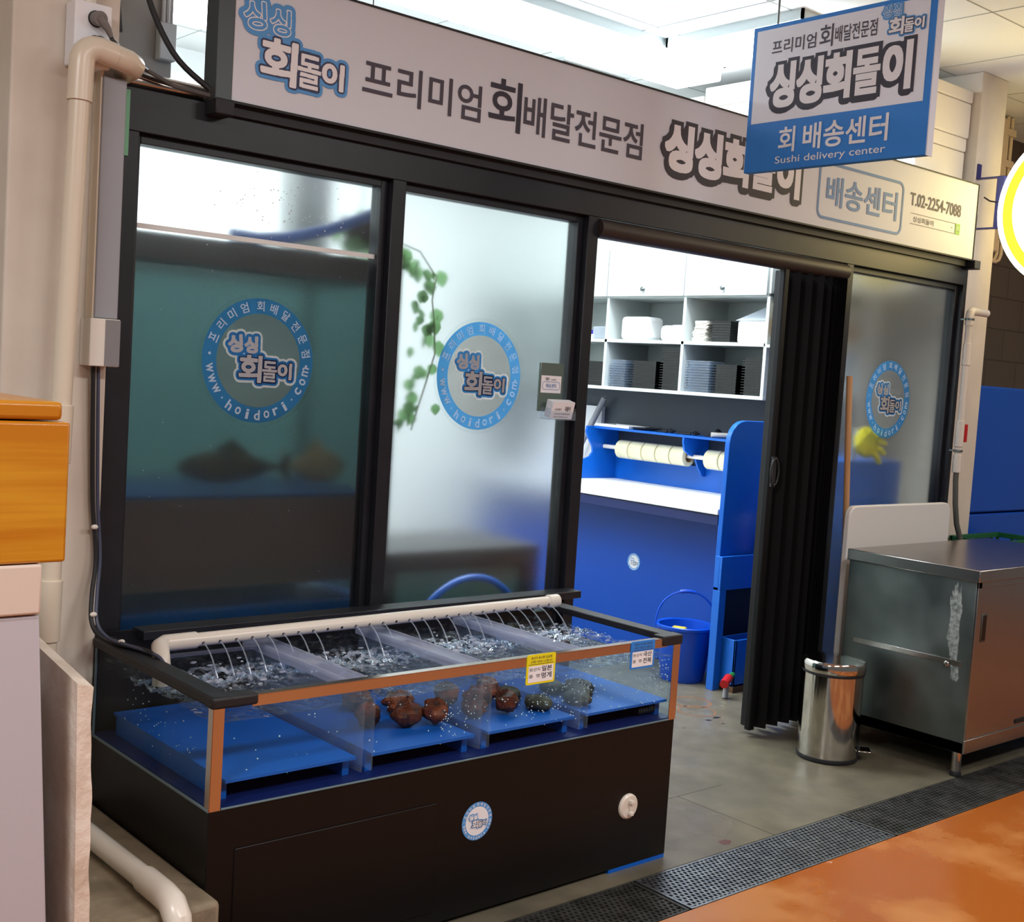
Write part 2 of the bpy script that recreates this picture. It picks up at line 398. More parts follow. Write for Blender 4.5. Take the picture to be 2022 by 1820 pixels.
struct(B().box(-4, 9, -.79, 4.2, -.2, 0).build('floor', CONC), 'grey stained concrete floor of the shop front')
STAIN = pm('oil_stain', (44, 38, 32), .4)
rnd = random.Random(12)
def blot(cx, cy_, r, mat, name='floor_stain', n=22):
    P = [(cx+r*rnd.uniform(.6, 1.15)*math.cos(2*math.pi*k/n), cy_+r*.7*rnd.uniform(.6, 1.15)*math.sin(2*math.pi*k/n)) for k in range(n)]
    b = B(); b.add([(x, y, .0006) for x, y in P], [tuple(range(n))]); struct(b.build(name, mat, smooth=0))
blot(3.93, .28, .024, STAIN); blot(3.86, .27, .018, STAIN); blot(3.88, .20, .010, STAIN); blot(3.66, .24, .008, STAIN); blot(2.75, -.74, .03, pm('red_stain', (86, 44, 36), .5))
b = B(); ringflat(b, Plane((0, 0, 0), (1, 0, 0), (0, 1, 0), (0, 0, 1)), 4.03, .52, .085, .10, .0007, 40); struct(b.build('floor_ring_mark', pm('rust_mark', (138, 98, 66), .5)))
b = B(); ringflat(b, Plane((0, 0, 0), (1, 0, 0), (0, 1, 0), (0, 0, 1)), 3.93, .40, .082, .092, .0007, 40); struct(b.build('floor_ring_mark', pm('rust_mark', (138, 98, 66), .5)))
b = B(); b.box(2.49, 3.2, -.352, -.349, 0, .0006); b.box(2.95, 2.954, -.79, -.35, 0, .0006); struct(b.build('floor_crack', pm('crack_dark', (70, 65, 54), .7)))
struct(B().box(-4, 9, -6, -1.03, -.2, 0).build('floor_aisle', ORANGE), 'glossy orange epoxy floor of the aisle')
struct(B().box(-4, 9, -1.05, -.77, -.32, -.2).build('floor_trench', pm('trench_dark', (30, 29, 27), .8)))
CEIL = pm('ceiling_board', (240, 243, 242), .8)
cl = sroot('ceiling', (3, 0, CZ))
B().box(-4, 9, -6, 4.2, CZ, CZ+.1).build('ceiling_board', CEIL, cl)
b = B()
for k in range(-5, 10): b.box(3.18+.69*k-.003, 3.18+.69*k+.003, -5.5, 4.2, CZ-.002, CZ+.01)
for k in range(-9, 5): b.box(-4, 9, 1.56+.66*k-.003, 1.56+.66*k+.003, CZ-.002, CZ+.01)
b.build('joint_lines', pm('joint_grey', (176, 180, 178), .8), cl)
PAINT = pm('cream_wall_paint', (222, 212, 198), .6, noise=3, rgb2=(208, 196, 182), bump=(6, .15, .02))
struct(B().box(.585, .862, -.02, .6, 0, CZ).build('wall_left', PAINT, bevel=.006), 'cream painted concrete pier left of the shop front')
struct(B().box(-4, .45, .55, .75, 0, CZ).build('wall_left_rear', pm('pale_wall', (214, 212, 204), .7)))
struct(B().box(.45, 5.2, 3.3, 3.45, 0, CZ).build('wall_back', pm('white_wall', (236, 240, 238), .7)), 'white wall at the rear of the shop')
struct(B().box(.45, .60, .6, 3.3, 0, CZ).build('wall_left_inner', pm('white_wall', (236, 240, 238), .7)))
struct(B().box(5.10, 5.25, .48, 3.3, 0, CZ).build('wall_right', pm('white_wall', (236, 240, 238), .7)), 'white side wall behind the wall cabinets')
struct(B().box(5.425, 5.68, .08, .70, 0, CZ).build('column', pm('column_paint', (226, 216, 200), .6, noise=4, rgb2=(212, 202, 188)), bevel=.006), 'cream square column right of the shop front')
# block wall of the neighbouring bay
def blockwall():
    m = pm('dark_block_wall', (84, 74, 66), .8, bump=(60, .2, .004)); nt = m.node_tree; p = nt.nodes['Principled BSDF']
    br = nt.nodes.new('ShaderNodeTexBrick'); br.inputs['Scale'].default_value = 1; br.inputs['Brick Width'].default_value = .4; br.inputs['Row Height'].default_value = .2
    br.inputs['Mortar Size'].default_value = .004; br.inputs['Color1'].default_value = S(84, 74, 66); br.inputs['Color2'].default_value = S(90, 79, 70); br.inputs['Mortar'].default_value = S(60, 53, 48)
    tc = nt.nodes.new('ShaderNodeTexCoord'); mp = nt.nodes.new('ShaderNodeMapping'); mp.inputs['Rotation'].default_value = (R_(90), 0, 0)
    nt.links.new(tc.outputs['Object'], mp.inputs[0]); nt.links.new(mp.outputs[0], br.inputs[0]); nt.links.new(br.outputs[0], p.inputs['Base Color'])
    return m
struct(B().box(5.69, 9, .75, .9, 0, CZ).build('wall_far_right', blockwall()), 'dark grey block wall beyond the column')
# concrete ledge
LEDGE = pm('ledge_concrete', (156, 142, 118), .75, noise=7, rgb2=(120, 108, 88), bump=(25, .5, .01), detail=8)
lg = sroot('ledge', (.7, -.4, 0), 'rough concrete ledge at the foot of the left pier')
B().box(.53, .857, -.80, -.02, 0, .272).build('ledge_block', LEDGE, lg, bevel=.012)
B().box(.53, .74, -.99, -.80, 0, .235).build('ledge_step', LEDGE, lg, bevel=.012)

# ---------------------------------------------------------------- shop-front frame
ZH, ZT = 2.10, 2.215
struct(B().box(.868, 5.30, 0, .10, ZH, ZT).build('trim_header', BLACK, bevel=.002), 'black aluminium header of the shop front')
for i, (a, c) in enumerate(((.868, .936), (1.776, 1.827), (2.640, 2.691), (4.259, 4.309), (5.268, 5.30))):
    struct(B().box(a, c, 0, .10, 0 if i != 0 else .272, ZH).build('trim_post', BLACK, bevel=.002), 'black aluminium upright of the shop front')
struct(B().box(.868, .936, 0, .10, 0, .27).build('trim_post_base', BLACK))
def window(i, x0, x1, zb, lab):
    r = sroot('window_%d' % i, ((x0+x1)/2, .05, zb), lab)
    fr = B()
    for (a, c, z0, z1) in ((x0, x0+.016, zb, ZH), (x1-.026, x1, zb, ZH), (x0+.016, x1-.026, ZH-.026, ZH), (x0+.016, x1-.026, zb, zb+.05)):
        fr.box(a, c, .028, .085, z0, z1)
    fr.build('frame', BLACK, r, bevel=.002)
    B().box(x0+.014, x1-.024, .050, .056, zb+.045, ZH-.024).build('glass', FROST, r)
    return r
w1 = window(1, .936, 1.776, .60, 'frosted window in front of the dark fish tank rack')
w2 = window(2, 1.827, 2.640, .60, 'frosted window with the hanging vine behind it')
w3 = window(3, 4.309, 5.268, .0, 'frosted window behind the white board and steel cabinet')
B().box(.952, 1.75, .046, .050, 1.848, 1.862).build('film_joint', pm('film_edge', (226, 230, 228), .4), w1)
struct(B().box(.936, 2.64, .0, .10, 0, .60).build('wall_front_lower', BLACKM), 'black kick board under the left windows')

# ---------------------------------------------------------------- accordion door
dr = sroot('door_1', (4.05, .05, 0), 'black folding accordion door drawn to the right of the doorway')
pts = [(3.838, .0)]
x = 3.86; s_ = 1; seq = [.042]*5 + [.030]*3 + [.010]*10
for q in seq:
    pts.append((x, .035+.05*s_)); s_ = -s_; x += q
th = .004
b = B()
b.add([(px, py, z) for z in (.03, 2.03) for px, py in pts], [(i, i+1, len(pts)+i+1, len(pts)+i) for i in range(len(pts)-1)])
b.build('folds', VINYL, dr, smooth=0, solid=.006)
B().box(3.806, 3.838, -.004, .028, .03, 2.04).build('leading_post', VINYL, dr, bevel=.006)
hb = B(); hb.tube(arc((3.822, -.018, 1.165), .026, 0, 2*math.pi, 20, (1, 0, 0), (0, 0, 2.2)), .005, 8, closed=True)
hb.box(3.810, 3.834, -.016, -.002, 1.10, 1.23); hb.build('handle', RUBBER, dr, bevel=.002)
B().tube([(2.692, .012, 2.062), (4.258, .012, 2.062)], .036, 20).build('track_cover', pm('brown_black_cover', (52, 44, 42), .5), dr)
B().box(4.240, 4.258, -.0, .09, .0, 2.03).build('stacking_post', VINYL, dr)

# ================================================================ SIGNS
fp = Plane((0, -.041, 0), (1, 0, 0), (0, 0, 1), (0, -1, 0))
fs = thing('fascia_sign', (3.2, -.02, 2.222), 'long white fascia sign with grey lettering over the shop front', 'sign')
B().box(1.182, 5.255, -.040, -.005, 2.226, 2.590).build('panel', WHITEP, fs)
b = B(); b.box(1.130, 1.180, -.044, .03, 2.20, 2.60); b.build('end_post', pm('grey_black_metal', (70, 78, 80), .4, .3), fs, bevel=.002)
b = B(); b.box(1.178, 5.259, -.044, .0, 2.590, 2.596); b.box(1.178, 5.259, -.044, .0, 2.219, 2.226); b.box(5.255, 5.259, -.044, .0, 2.226, 2.59)
b.build('edge_frame', RUBBER, fs)
B().box(1.16, 5.24, -.018, .03, 2.190, 2.219).build('support_rail', RUBBER, fs)
for k, xx in enumerate((1.125, 5.245)):
    q = B().box(xx, xx+.058, -.062, .0, 2.178, 2.222); q.build('bracket', RUBBER, fs, bevel=.004)
def word(pl, txt, x0, x1, z0, z1, off, mat, parent, e=.001):
    b = B(); text2(b, pl, txt, x0, x1, z0, z1, off, e); return b.build('lettering', mat, parent, smooth=0, clean=False)
word(fp, '프리미엄', 1.613, 2.077, 2.322, 2.440, .012, DKTXT, fs); word(fp, '배달전문점', 2.262, 2.846, 2.324, 2.456, .014, DKTXT, fs)
b = B(); text2(b, fp, '회', 2.108, 2.25, 2.318, 2.484, .012); b.build('lettering', DKTXT2, fs, smooth=0, clean=False)
bigname(fp, 2.962, 3.815, 2.322, 2.486, fs, .001, .024, dark=DKTXT2)
word(fp, '배송센터', 4.0, 4.55, 2.322, 2.452, .018, BOXBLUE, fs)
b = B(); strokeloop(b, fp, rrect(3.945, 4.592, 2.268, 2.500, .035), .012, .001)
b.build('outline_box', BOXBLUE, fs, smooth=0, clean=False)
word(fp, 'T.02-2254-7088', 4.655, 5.108, 2.412, 2.472, .016, DKTXT, fs); word(fp, '싱싱회돌이', 4.69, 4.87, 2.340, 2.366, .004, DKTXT, fs)
b = B(); strokeloop(b, fp, [(4.667, 2.330), (5.075, 2.330), (5.075, 2.378), (4.667, 2.378)], .002, .001); b.build('search_box', DKTXT, fs, smooth=0); b = B(); ringflat(b, fp, 5.035, 2.356, 0, .003, .001, 10)
b.build('search_dot', DKTXT, fs, smooth=0, clean=False)
b = B(); flat(b, fp, [(5.068, 2.328), (5.110, 2.328), (5.110, 2.380), (5.068, 2.380)], .0012); b.build('search_button', pm('search_green', (120, 178, 60), .5), fs, smooth=0)
b = B(); ringflat(b, fp, 5.087, 2.357, .006, .009, .0018, 20); strokeloop(b, fp, [(5.092, 2.35), (5.098, 2.343), (5.0985, 2.3435), (5.0925, 2.3505)], .003, .0018); b.build('search_icon', LOGOWHITE, fs, smooth=0)
logo(fp, 1.208, 2.290, .335, fs)
# hanging double sided sign
hp = Plane((2.9848, 0, 0), (0, -1, 0), (0, 0, 1), (-1, 0, 0))
HSW = pm('sign_cool_white', (236, 241, 252), .5)
hs = thing('hanging_sign', (3.0, -.765, 2.27), 'blue and white hanging sign board across the fascia sign', 'sign')
B().box(2.985, 3.015, -1.122, -.41, 2.270, 2.772).build('panel', SIGNBLUE, hs, bevel=.002)
B().box(2.984, 3.016, -1.126, -1.122, 2.268, 2.774).build('side_trim', WHITEP, hs)
b = B(); flat(b, hp, [(.428, 2.438), (1.097, 2.438), (1.097, 2.757), (.428, 2.757)], .0004); b.build('white_field', HSW, hs, smooth=0)
word(hp, '프리미엄', .496, .678, 2.666, 2.716, .012, DKTXT, hs, .0012); word(hp, '배달전문점', .752, .912, 2.668, 2.722, .014, DKTXT, hs, .0012); word(hp, '회', .692, .745, 2.660, 2.734, .012, DKTXT, hs, .0012)
bigname(hp, .497, 1.052, 2.487, 2.630, hs, .0012, .017, dark=DKTXT2)
word(hp, '회', .553, .622, 2.328, 2.414, .016, LOGOWHITE, hs, .0012); word(hp, '배송센터', .655, .982, 2.328, 2.416, .018, LOGOWHITE, hs, .0012); word(hp, 'Sushi delivery center', .545, .978, 2.284, 2.316, .004, LOGOWHITE, hs, .0012)
logo(hp, .930, 2.652, .150, hs, .0012)
for yy in (-.50, -1.03): B().tube([(3.0, yy, 2.77), (3.0, yy, CZ)], .004, 8).build('hanging_rod', STEELD, hs)
# round illuminated sign
lc = Vector((5.45, -.475, 2.484))
ls = thing('round_lightbox_sign', (5.45, -.475, 2.08), 'round glowing yellow and white sign standing out from the column', 'sign')
lp = Plane((lc.x-.05, 0, 0), (0, -1, 0), (0, 0, 1), (-1, 0, 0))
def disc_x(b, c, r0, r1, x0, x1, n=64):
    P = []
    for xx in (x0, x1):
        for r in (r0, r1):
            P += [(xx, c.y+r*math.cos(2*math.pi*i/n), c.z+r*math.sin(2*math.pi*i/n)) for i in range(n)]
    F = []
    for i in range(n):
        j = (i+1) % n
        F += [(i, j, n+j, n+i), (2*n+i, 3*n+i, 3*n+j, 2*n+j), (n+i, n+j, 3*n+j, 3*n+i), (i, 2*n+i, 2*n+j, j)]
    b.add(P, F)
b = B(); disc_x(b, lc, .375, .40, lc.x-.055, lc.x+.055); b.build('rim', emis('glow_rim', (255, 252, 240), 3.0), ls)
LY = emis('glow_yellow', (250, 236, 50), 2.2); LW = emis('glow_white', (255, 226, 160), 9.0)
for sg, nm in ((-1, 'lit_face'), (1, 'lit_face')):
    pl = Plane((lc.x+sg*.05, 0, 0), (0, -1, 0), (0, 0, 1), (sg, 0, 0))
    q = B(); ringflat(q, pl, -lc.y, lc.z, .325, .376, 0); q.build('yellow_ring', LY, ls, smooth=0); q = B(); ringflat(q, pl, -lc.y, lc.z, .285, .326, 0); q.build('pale_ring', emis('glow_cream', (255, 240, 150), 4.0), ls, smooth=0)
    q = B(); ringflat(q, pl, -lc.y, lc.z, 0, .286, .0); q.build(nm, LW, ls, smooth=0)
PURP = pm('bracket_blue', (44, 44, 110), .35)
b = B(); b.box(5.435, 5.465, -.075, -.035, 2.40, 2.665); b.build('mounting_plate', PURP, ls, bevel=.003)
for zz in (2.66, 2.405):
    b = B(); b.box(5.437, 5.463, -.04, .08, zz-.004, zz+.004); b.box(5.437, 5.470, .072, .08, zz, zz+.075 if zz > 2.5 else zz-.075+.15)
    b.build('bracket_arm', PURP, ls)
b = B(); b.tube([(5.44, -.06, 2.53), (5.43, -.01, 2.54), (5.425, .02, 2.56)], .004, 8); b.build('wire', RUBBER, ls)
# round stickers on the glass
SB = film('sticker_blue', (92, 164, 222), .32, .80); SG = film('sticker_grey', (200, 198, 194), .62, .85); SW = film('sticker_white', (250, 252, 253), .0, .62); SN = film('sticker_navy', (48, 60, 98), .12, .5)
RIMC = clearmat('clear_cut_edge', (.96, .98, .98), ior=1.5, rough=.02)
def sticker(cx, cz, r, y, label, wd, logomats=(SW, SN, SB, SW), blue=SB, mid=SG, white=SW, rim=True, name='round_sticker', cat='sticker', pl=None, group='round stickers on the windows'):
    pl = pl or Plane((0, y, 0), (1, 0, 0), (0, 0, 1), (0, -1, 0))
    t = thing(name, pl.at(cx, cz-r, 0), label, cat, group)
    if rim:
        b = B(); ringflat(b, pl, cx, cz, r*.93, r, .0008); b.build('clear_rim', RIMC, t, smooth=0)
    b = B(); ringflat(b, pl, cx, cz, r*.70, r*.93, .0008); b.build('blue_ring', blue, t, smooth=0)
    b = B(); ringflat(b, pl, cx, cz, 0, r*.70, .0008); b.build('centre', mid, t, smooth=0)
    b = B(); rm = r*.815; h = r*.15
    top = '프리미엄회배달전문점'; angs = [165-15*i for i in range(4)]; angs = [158, 142, 126, 110, 91, 75, 59, 43, 27, 11]
    for ch, a in zip(top, angs):
        a = R_(a); x_, z_ = cx+rm*math.cos(a), cz+rm*math.sin(a)
        text2(b, pl, ch, x_-h*.42, x_+h*.42, z_-h*.5, z_+h*.5, .015, .0016, 0, 8, a-math.pi/2)
    b.build('name_lettering', white, t, smooth=0, clean=False); b = B()
    for a in (R_(175), R_(-3)): ringflat(b, pl, cx+rm*math.cos(a), cz+rm*math.sin(a), 0, h*.15, .0016, 10)
    for i, ch in enumerate('www.hoidori.com'):
        a = R_(190+i*(161/14)); x_, z_ = cx+rm*math.cos(a), cz+rm*math.sin(a)
        if ch == '.': ringflat(b, pl, x_, z_, 0, h*.10, .0016, 8); continue
        wq = h*(.46 if ch in 'wm' else .18 if ch in 'i' else .32); hq = h*(.5 if ch in 'hdi' else .38)
        text2(b, pl, ch, x_-wq, x_+wq, z_-hq, z_+hq, .02, .0016, 0, 8, a+math.pi/2)
    b.build('web_lettering', white, t, smooth=0, clean=False)
    logo(pl, cx-wd*.48, cz-wd*.33, wd, t, .0016, True, logomats)
    return t
sticker(1.358, 1.502, .200, .0495, 'round blue shop sticker on the dark left window', .215)
sticker(2.214, 1.497, .200, .0495, 'round blue shop sticker on the bright middle window beside the vine', .215)
sticker(4.752, 1.505, .200, .0495, 'round blue shop sticker on the right window above the yellow gloves', .215)
OB = (LOGOWHITE, LOGODARK, LOGOBLUE, LOGOWHITE)
b = B(); rnd = random.Random(17)
for k in range(110):
    r = rnd.uniform(.0009, .0026); x = rnd.gauss(1.42, .13); z = rnd.gauss(1.965, .055)
    if .97 < x < 1.72 and 1.87 < z < 2.06: b.blob((x, .0497, z), (r, r*.6, r*1.1), 8, 5)
for k in range(26): r = rnd.uniform(.0008, .0015); b.blob((rnd.uniform(.98, 1.7), .0497, rnd.uniform(.75, 1.83)), (r, r*.6, r), 7, 4)
tag(b.build('water_drops', pm('water_drop', (226, 236, 240), .06, spec=.9), smooth=180), 'tiny water drops on the glass of the left frosted window', 'water drops', kind='stuff')
# ---------------------------------------------------------------- business card holder
ch = thing('card_holder', (2.555, .03, 1.36), 'clear card holder with white cards beside the doorway', 'card holder')
B().box(2.484, 2.596, .034, .046, 1.385, 1.560).build('back_plate', pm('smoked_acrylic', (96, 112, 104), .25), ch, bevel=.002)
b = B(); b.box(2.488, 2.618, -.02, .034, 1.357, 1.361); b.box(2.488, 2.491, -.02, .034, 1.357, 1.40); b.box(2.615, 2.618, -.02, .034, 1.357, 1.40); b.box(2.488, 2.618, -.022, -.019, 1.357, 1.39)
b.build('tray', ACRYL, ch)
cp = Plane((0, .0335, 0), (1, 0, 0), (0, 0, 1), (0, -1, 0))
b = B(); b.box(2.488, 2.586, .0335, .034, 1.452, 1.514); dc_ = b.build('display_card', LOGOWHITE, ch)
b = B(); text2(b, cp, '배송센터', 2.512, 2.562, 1.470, 1.486, .01, .001); strokeloop(b, cp, rrect(2.495, 2.579, 1.464, 1.492, .01), .0016, .001); b.build('lettering', BOXBLUE, dc_, smooth=0, clean=False)
b = B(); text2(b, cp, '회돌이', 2.508, 2.526, 1.496, 1.508, .01, .001); text2(b, cp, '싱싱회돌이', 2.535, 2.560, 1.497, 1.503, .004, .001); b.build('lettering', DKTXT2, dc_, smooth=0, clean=False)
M_ = Matrix.Rotation(R_(14), 3, 'X')
b = B()
for k in range(9): b.box(2.500, 2.606, -.012+.004*k, -.0095+.004*k, 1.361, 1.424)
b.xf(M_, (2.55, -.012, 1.361)); cards = b.build('cards', LOGOWHITE, ch, smooth=0)
cpl = Plane((2.553, -.0125, 1.361), (1, 0, 0), M_ @ Vector((0, 0, 1)), M_ @ Vector((0, -1, 0)))
b = B(); text2(b, cpl, '싱싱회돌이', -.040, -.008, .032, .040, .006, .001); text2(b, cpl, '회돌이', .008, .036, .030, .048, .012, .001); text2(b, cpl, '프리미엄 회배달전문점', -.040, .036, .016, .022, .003, .001); text2(b, cpl, 'www.hoidori.com', -.04, .03, .006, .011, .002, .001)
b.build('lettering', DKTXT2, cards, smooth=0, clean=False)
# ================================================================ LIVE SEAFOOD TANK
TX0, TX1, TY0, TY1, TZ0, TZ1 = .8585, 2.473, -.7174, -.02, .4524, .697
tk = thing('seafood_tank', (1.666, -.37, 0), 'long black based live seafood tank with blue floor in front of the windows', 'fish tank')
B().box(TX0, TX1, TY0, TY1, .012, TZ0).build('base_cabinet', BLACKM, tk, bevel=.003)
b = B(); b.box(.93, 1.53, TY0-.004, TY0+.001, .05, .352); b.build('access_panel', BLACKM, tk, bevel=.0025)
B().box(2.22, TX1-.002, TY0+.001, TY0+.03, 0, .012).build('floor_packing', BLUEP, tk)
b = B(); b.box(TX0+.02, 2.2, TY0+.03, TY1, 0, .013); b.build('plinth', RUBBER, tk)
g = .008
b = B().box(TX0, TX1, TY0, TY0+g, TZ0, TZ1); b.build('front_glass', GLASS, tk)
b = B().box(TX0, TX0+g, TY0+g, TY1, TZ0, TZ1); b.build('side_glass', GLASS, tk)
b = B().box(TX1-g, TX1, TY0+g, TY1, TZ0, TZ1); b.build('side_glass', GLASS, tk)
B().box(TX0+g, TX1-g, TY1-.012, TY1, TZ0, .735).build('back_panel', BLACKM, tk)
b = B(); b.box(TX0+.004, TX1-.004, TY0+.004, TY1-.01, TZ0, TZ0+.006); b.build('tank_bottom', pm('navy_base', (8, 30, 92), .5), tk)
# dividers: two sheets each with a top rail
for dx in (1.300, 1.690, 2.072):
    b = B(); b.box(dx-.019, dx-.013, TY0+g, -.10, .475, .690); b.box(dx+.013, dx+.019, TY0+g, -.10, .475, .690); b.build('divider', ACRYL, tk)
    b = B(); b.box(dx-.030, dx+.030, TY0+g, -.10, .690, .698); b.box(dx-.034, dx-.026, TY0+g, -.10, .676, .704); b.box(dx+.026, dx+.034, TY0+g, -.10, .676, .704); b.build('divider_rail', RAIL, tk, bevel=.002)
b = B(); b.box(TX0+.04, 1.27, -.19, -.17, .685, .693); b.build('divider_rail', RAIL, tk, bevel=.002)
# perforated blue floors
xs = [(TX0+.05, 1.275), (1.325, 1.665), (1.715, 2.048), (2.096, TX1-.02)]
for a, c in xs:
    b = B(); b.box(a, c, TY0+.02, TY1-.03, .506, .514); b.box(a, a+.02, TY0+.05, TY1-.05, TZ0+.006, .506) ; b.box(c-.02, c, TY0+.05, TY1-.05, TZ0+.006, .506)
    fl_ = b.build('perforated_floor', pm('tank_floor_blue', (18, 98, 196), .4), tk)
b = B(); b.tube([(2.36, TY0+.06, .478), (2.45, TY0+.06, .478)], .010, 12); [b.tube(arc((2.37+.012*k, TY0+.06, .478), .0125, 0, 2*math.pi, 12, (0, 1, 0)), .0016, 5) for k in range(6)]
b.build('drain_spring', STEELD, tk)
# rims
b = B()
b.box(TX0-.006, TX0+.052, TY0-.006, TY1, TZ1, .7235); b.build('rim', RUBBER, tk, bevel=.006)
b = B(); b.box(TX0-.0062, TX0+.115, TY0-.0065, TY0+.040, TZ1-.003, .7238); b.build('rim_corner', RUBBER, tk, bevel=.008)
b = B(); b.box(TX1-.050, TX1+.006, TY0-.006, TY1, TZ1+.004, .7235); b.build('rim', RUBBER, tk, bevel=.004)
b = B(); b.box(TX1-.085, TX1+.0062, TY0-.0065, TY0+.040, TZ1-.003, .7255); b.build('rim_corner', RUBBER, tk, bevel=.004)
b = B(); b.box(TX0+.10, TX1-.06, TY0-.002, TY0+.0, TZ1-.006, .7170); b.box(TX0+.10, TX1-.06, TY0-.002, TY0+.022, .7165, .7185); b.build('front_trim', ALU, tk)
for xx in (TX0, TX1-.030):
    b = B(); b.box(xx-.001, xx+.028, TY0-.002, TY0, TZ0, TZ1); b.box(xx-.002 if xx < 1 else xx+.028, xx if xx < 1 else xx+.031, TY0-.002, TY0+.02, TZ0, TZ1); b.build('corner_trim', ALU, tk)
SEAL = pm('sealant', (96, 116, 124), .4)
b = B(); b.tube([(TX0+.03, TY0-.001, TZ0+.002), (TX1-.03, TY0-.001, TZ0+.002)], .003, 8); b.tube([(TX0-.001, TY0, TZ0+.002), (TX0-.001, TY1-.02, TZ0+.002)], .004, 8); b.tube([(TX0-.001, TY1-.02, TZ0), (TX0-.001, TY1-.02, TZ1)], .004, 8); b.build('seal_bead', SEAL, tk)
b = B(); b.box(.975, 2.655, -.075, -.0, .712, .738); b.build('rear_ledge', BLACK, tk, bevel=.002)
# round cover with handle
b = B(); b.lathe([(.001, .010), (.034, .010), (.039, .006), (.040, 0)], (0, 0, 0), 36); b.xf(Matrix.Rotation(R_(90), 3, 'X')); b.v = [q+Vector((2.283, TY0, .203)) for q in b.v]; cap = b.build('drain_cover', PVCW, tk)
b = B(); b.box(2.276, 2.290, TY0-.024, TY0-.010, .214, .226); b.box(2.276, 2.290, TY0-.024, TY0-.010, .178, .190); b.box(2.280, 2.286, TY0-.016, TY0-.010, .19, .214); b.build('cover_grip', PVCW, cap, bevel=.002)
sticker(1.676, .274, .058, 0, 'small round blue and white shop sticker on the black tank base', .062, OB, LOGOBLUE, LOGOWHITE, LOGOWHITE, False, 'round_sticker', 'sticker', Plane((0, TY0-.0005, 0), (1, 0, 0), (0, 0, 1), (0, -1, 0)), 'small round stickers')
# water
WATER = clearmat('tank_water', (.86, .94, .98), ior=1.33, rough=.04, bump=(30, 1.0), milky=.8, milk=(232, 240, 248), foam=(46, .46, .66), band=(.055, .03, .13))
b = B(); WT = random.Random(3)
def wav(u, v):
    x = TX0+.012+u*(TX1-TX0-.024); y = TY0+.012+v*(TY1-TY0-.03)
    k = .3+1.2*v
    q = math.exp(-((y+.31)/.09)**2)
    return (x, y, .655 + .010*q*(math.sin(150*x+40*math.sin(31*y))*math.sin(170*y+9*x)) + .0042*k*(math.sin(43*x+9*y)+math.sin(71*y-31*x)+.7*math.sin(97*x+60*y)))
b.grid(wav, 330, 140)
tag(b.build('tank_water', WATER, smooth=180), 'clear rippling water filling the long seafood tank', 'water', kind='stuff')
# foam where the jets land
FOAMW = clearmat('splash_foam', (.95, .97, 1), ior=1.33, rough=.05, milky=.6, milk=(240, 244, 250))
b = B(); rnd = random.Random(11)
for k in range(150):
    x = rnd.choice([rnd.uniform(1.32, 1.66), rnd.uniform(1.70, 2.04), rnd.uniform(1.70, 2.04), rnd.uniform(2.09, 2.42), rnd.uniform(2.09, 2.42), rnd.uniform(.95, 1.27)])
    y = rnd.gauss(-.31, .075)
    if -.6 < y < -.12: b.blob((x, y, .661+rnd.uniform(0, .006)), (rnd.uniform(.003, .012), rnd.uniform(.002, .006), rnd.uniform(.0015, .004)), 7, 4)
tag(b.build('splash_foam', FOAMW), 'white splashing foam where the water jets fall into the tank', 'foam', kind='stuff')
# spray pipe with holes and jets
sp = thing('spray_pipe', (1.66, -.25, .69), 'white perforated water pipe lying across the back of the seafood tank', 'pipe')
P0, P1 = Vector((1.03, -.245, .744)), Vector((2.402, -.205, .744))
b = B(); b.tube([P0, P1], .0185, 20); b.build('perforated_tube', PVCW, sp)
b = B(); b.tube([Vector((.918, -.315, .652)), Vector((.918, -.315, .70))] + [Vector((.93, -.27, .744))+Vector((-.012+.012*t, -.045*(1-t), -.044*(1-t)**2)) for t in (.3, .6, .85)] + [Vector((.955, -.2475, .744)), Vector((1.045, -.2446, .744))], .0225, 20); b.build('elbow', PVCW, sp)
b = B(); b.tube([P1-Vector((.035, 0, 0)), P1+Vector((.012, 0, 0))], .0228, 20); b.build('end_cap', PVCW, sp, bevel=.003)
holes = [P0 + (P1-P0)*((i+.6)/27.5) for i in range(27)]
dv = Vector((.0, -.86, -.32)).normalized()
for h in holes: B().tube([h+dv*.0183, h+dv*.0190], .0042, 10).build('hole', RUBBER, sp, smooth=0)
JET = clearmat('water_jet', (.95, .97, 1), ior=1.4, rough=.05, milky=.30)
b = B()
for i, h in enumerate(holes):
    if i in (8, 9) or abs(h.x-1.69) < .02: continue
    st = h + dv*.019; pw = .07 if i < 22 else .10
    b.tube([st + Vector((.010*t, -pw*t, -.02*t-.062*t*t)) for t in (0, .2, .4, .6, .8, 1.0)], [.0020, .0018, .0018, .0022, .0020, .0030], 8)
tag(b.build('water_jets', JET), 'row of thin water jets pouring from the white pipe into the tank', 'water', kind='stuff')
# air bubbles on the inside of the glass
BUB = pm('air_bubble', (205, 222, 232), .08, spec=.9)
b = B(); rnd = random.Random(5)
def cl_(): return rnd.choice([rnd.gauss(1.59, .05), rnd.gauss(1.98, .06), rnd.gauss(2.38, .05), rnd.uniform(.92, 2.44), rnd.uniform(1.75, 2.44), rnd.uniform(1.5, 2.44)])
for k in range(330):
    x = min(2.44, max(.9, cl_())); z = min(.645, max(.508, rnd.gauss(.585, .036))); r = rnd.uniform(.0011, .0026)
    b.blob((x, TY0+g+.003+r, z), (r, r, r), 6, 4)
for k in range(45):
    r = rnd.uniform(.001, .002); b.blob((TX0+g+.002+r, rnd.uniform(-.62, -.2), rnd.gauss(.585, .03)), (r, r, r), 6, 4)
tag(b.build('air_bubbles', BUB, smooth=180), 'tiny air bubbles clinging inside the front glass of the seafood tank', 'bubbles', kind='stuff')
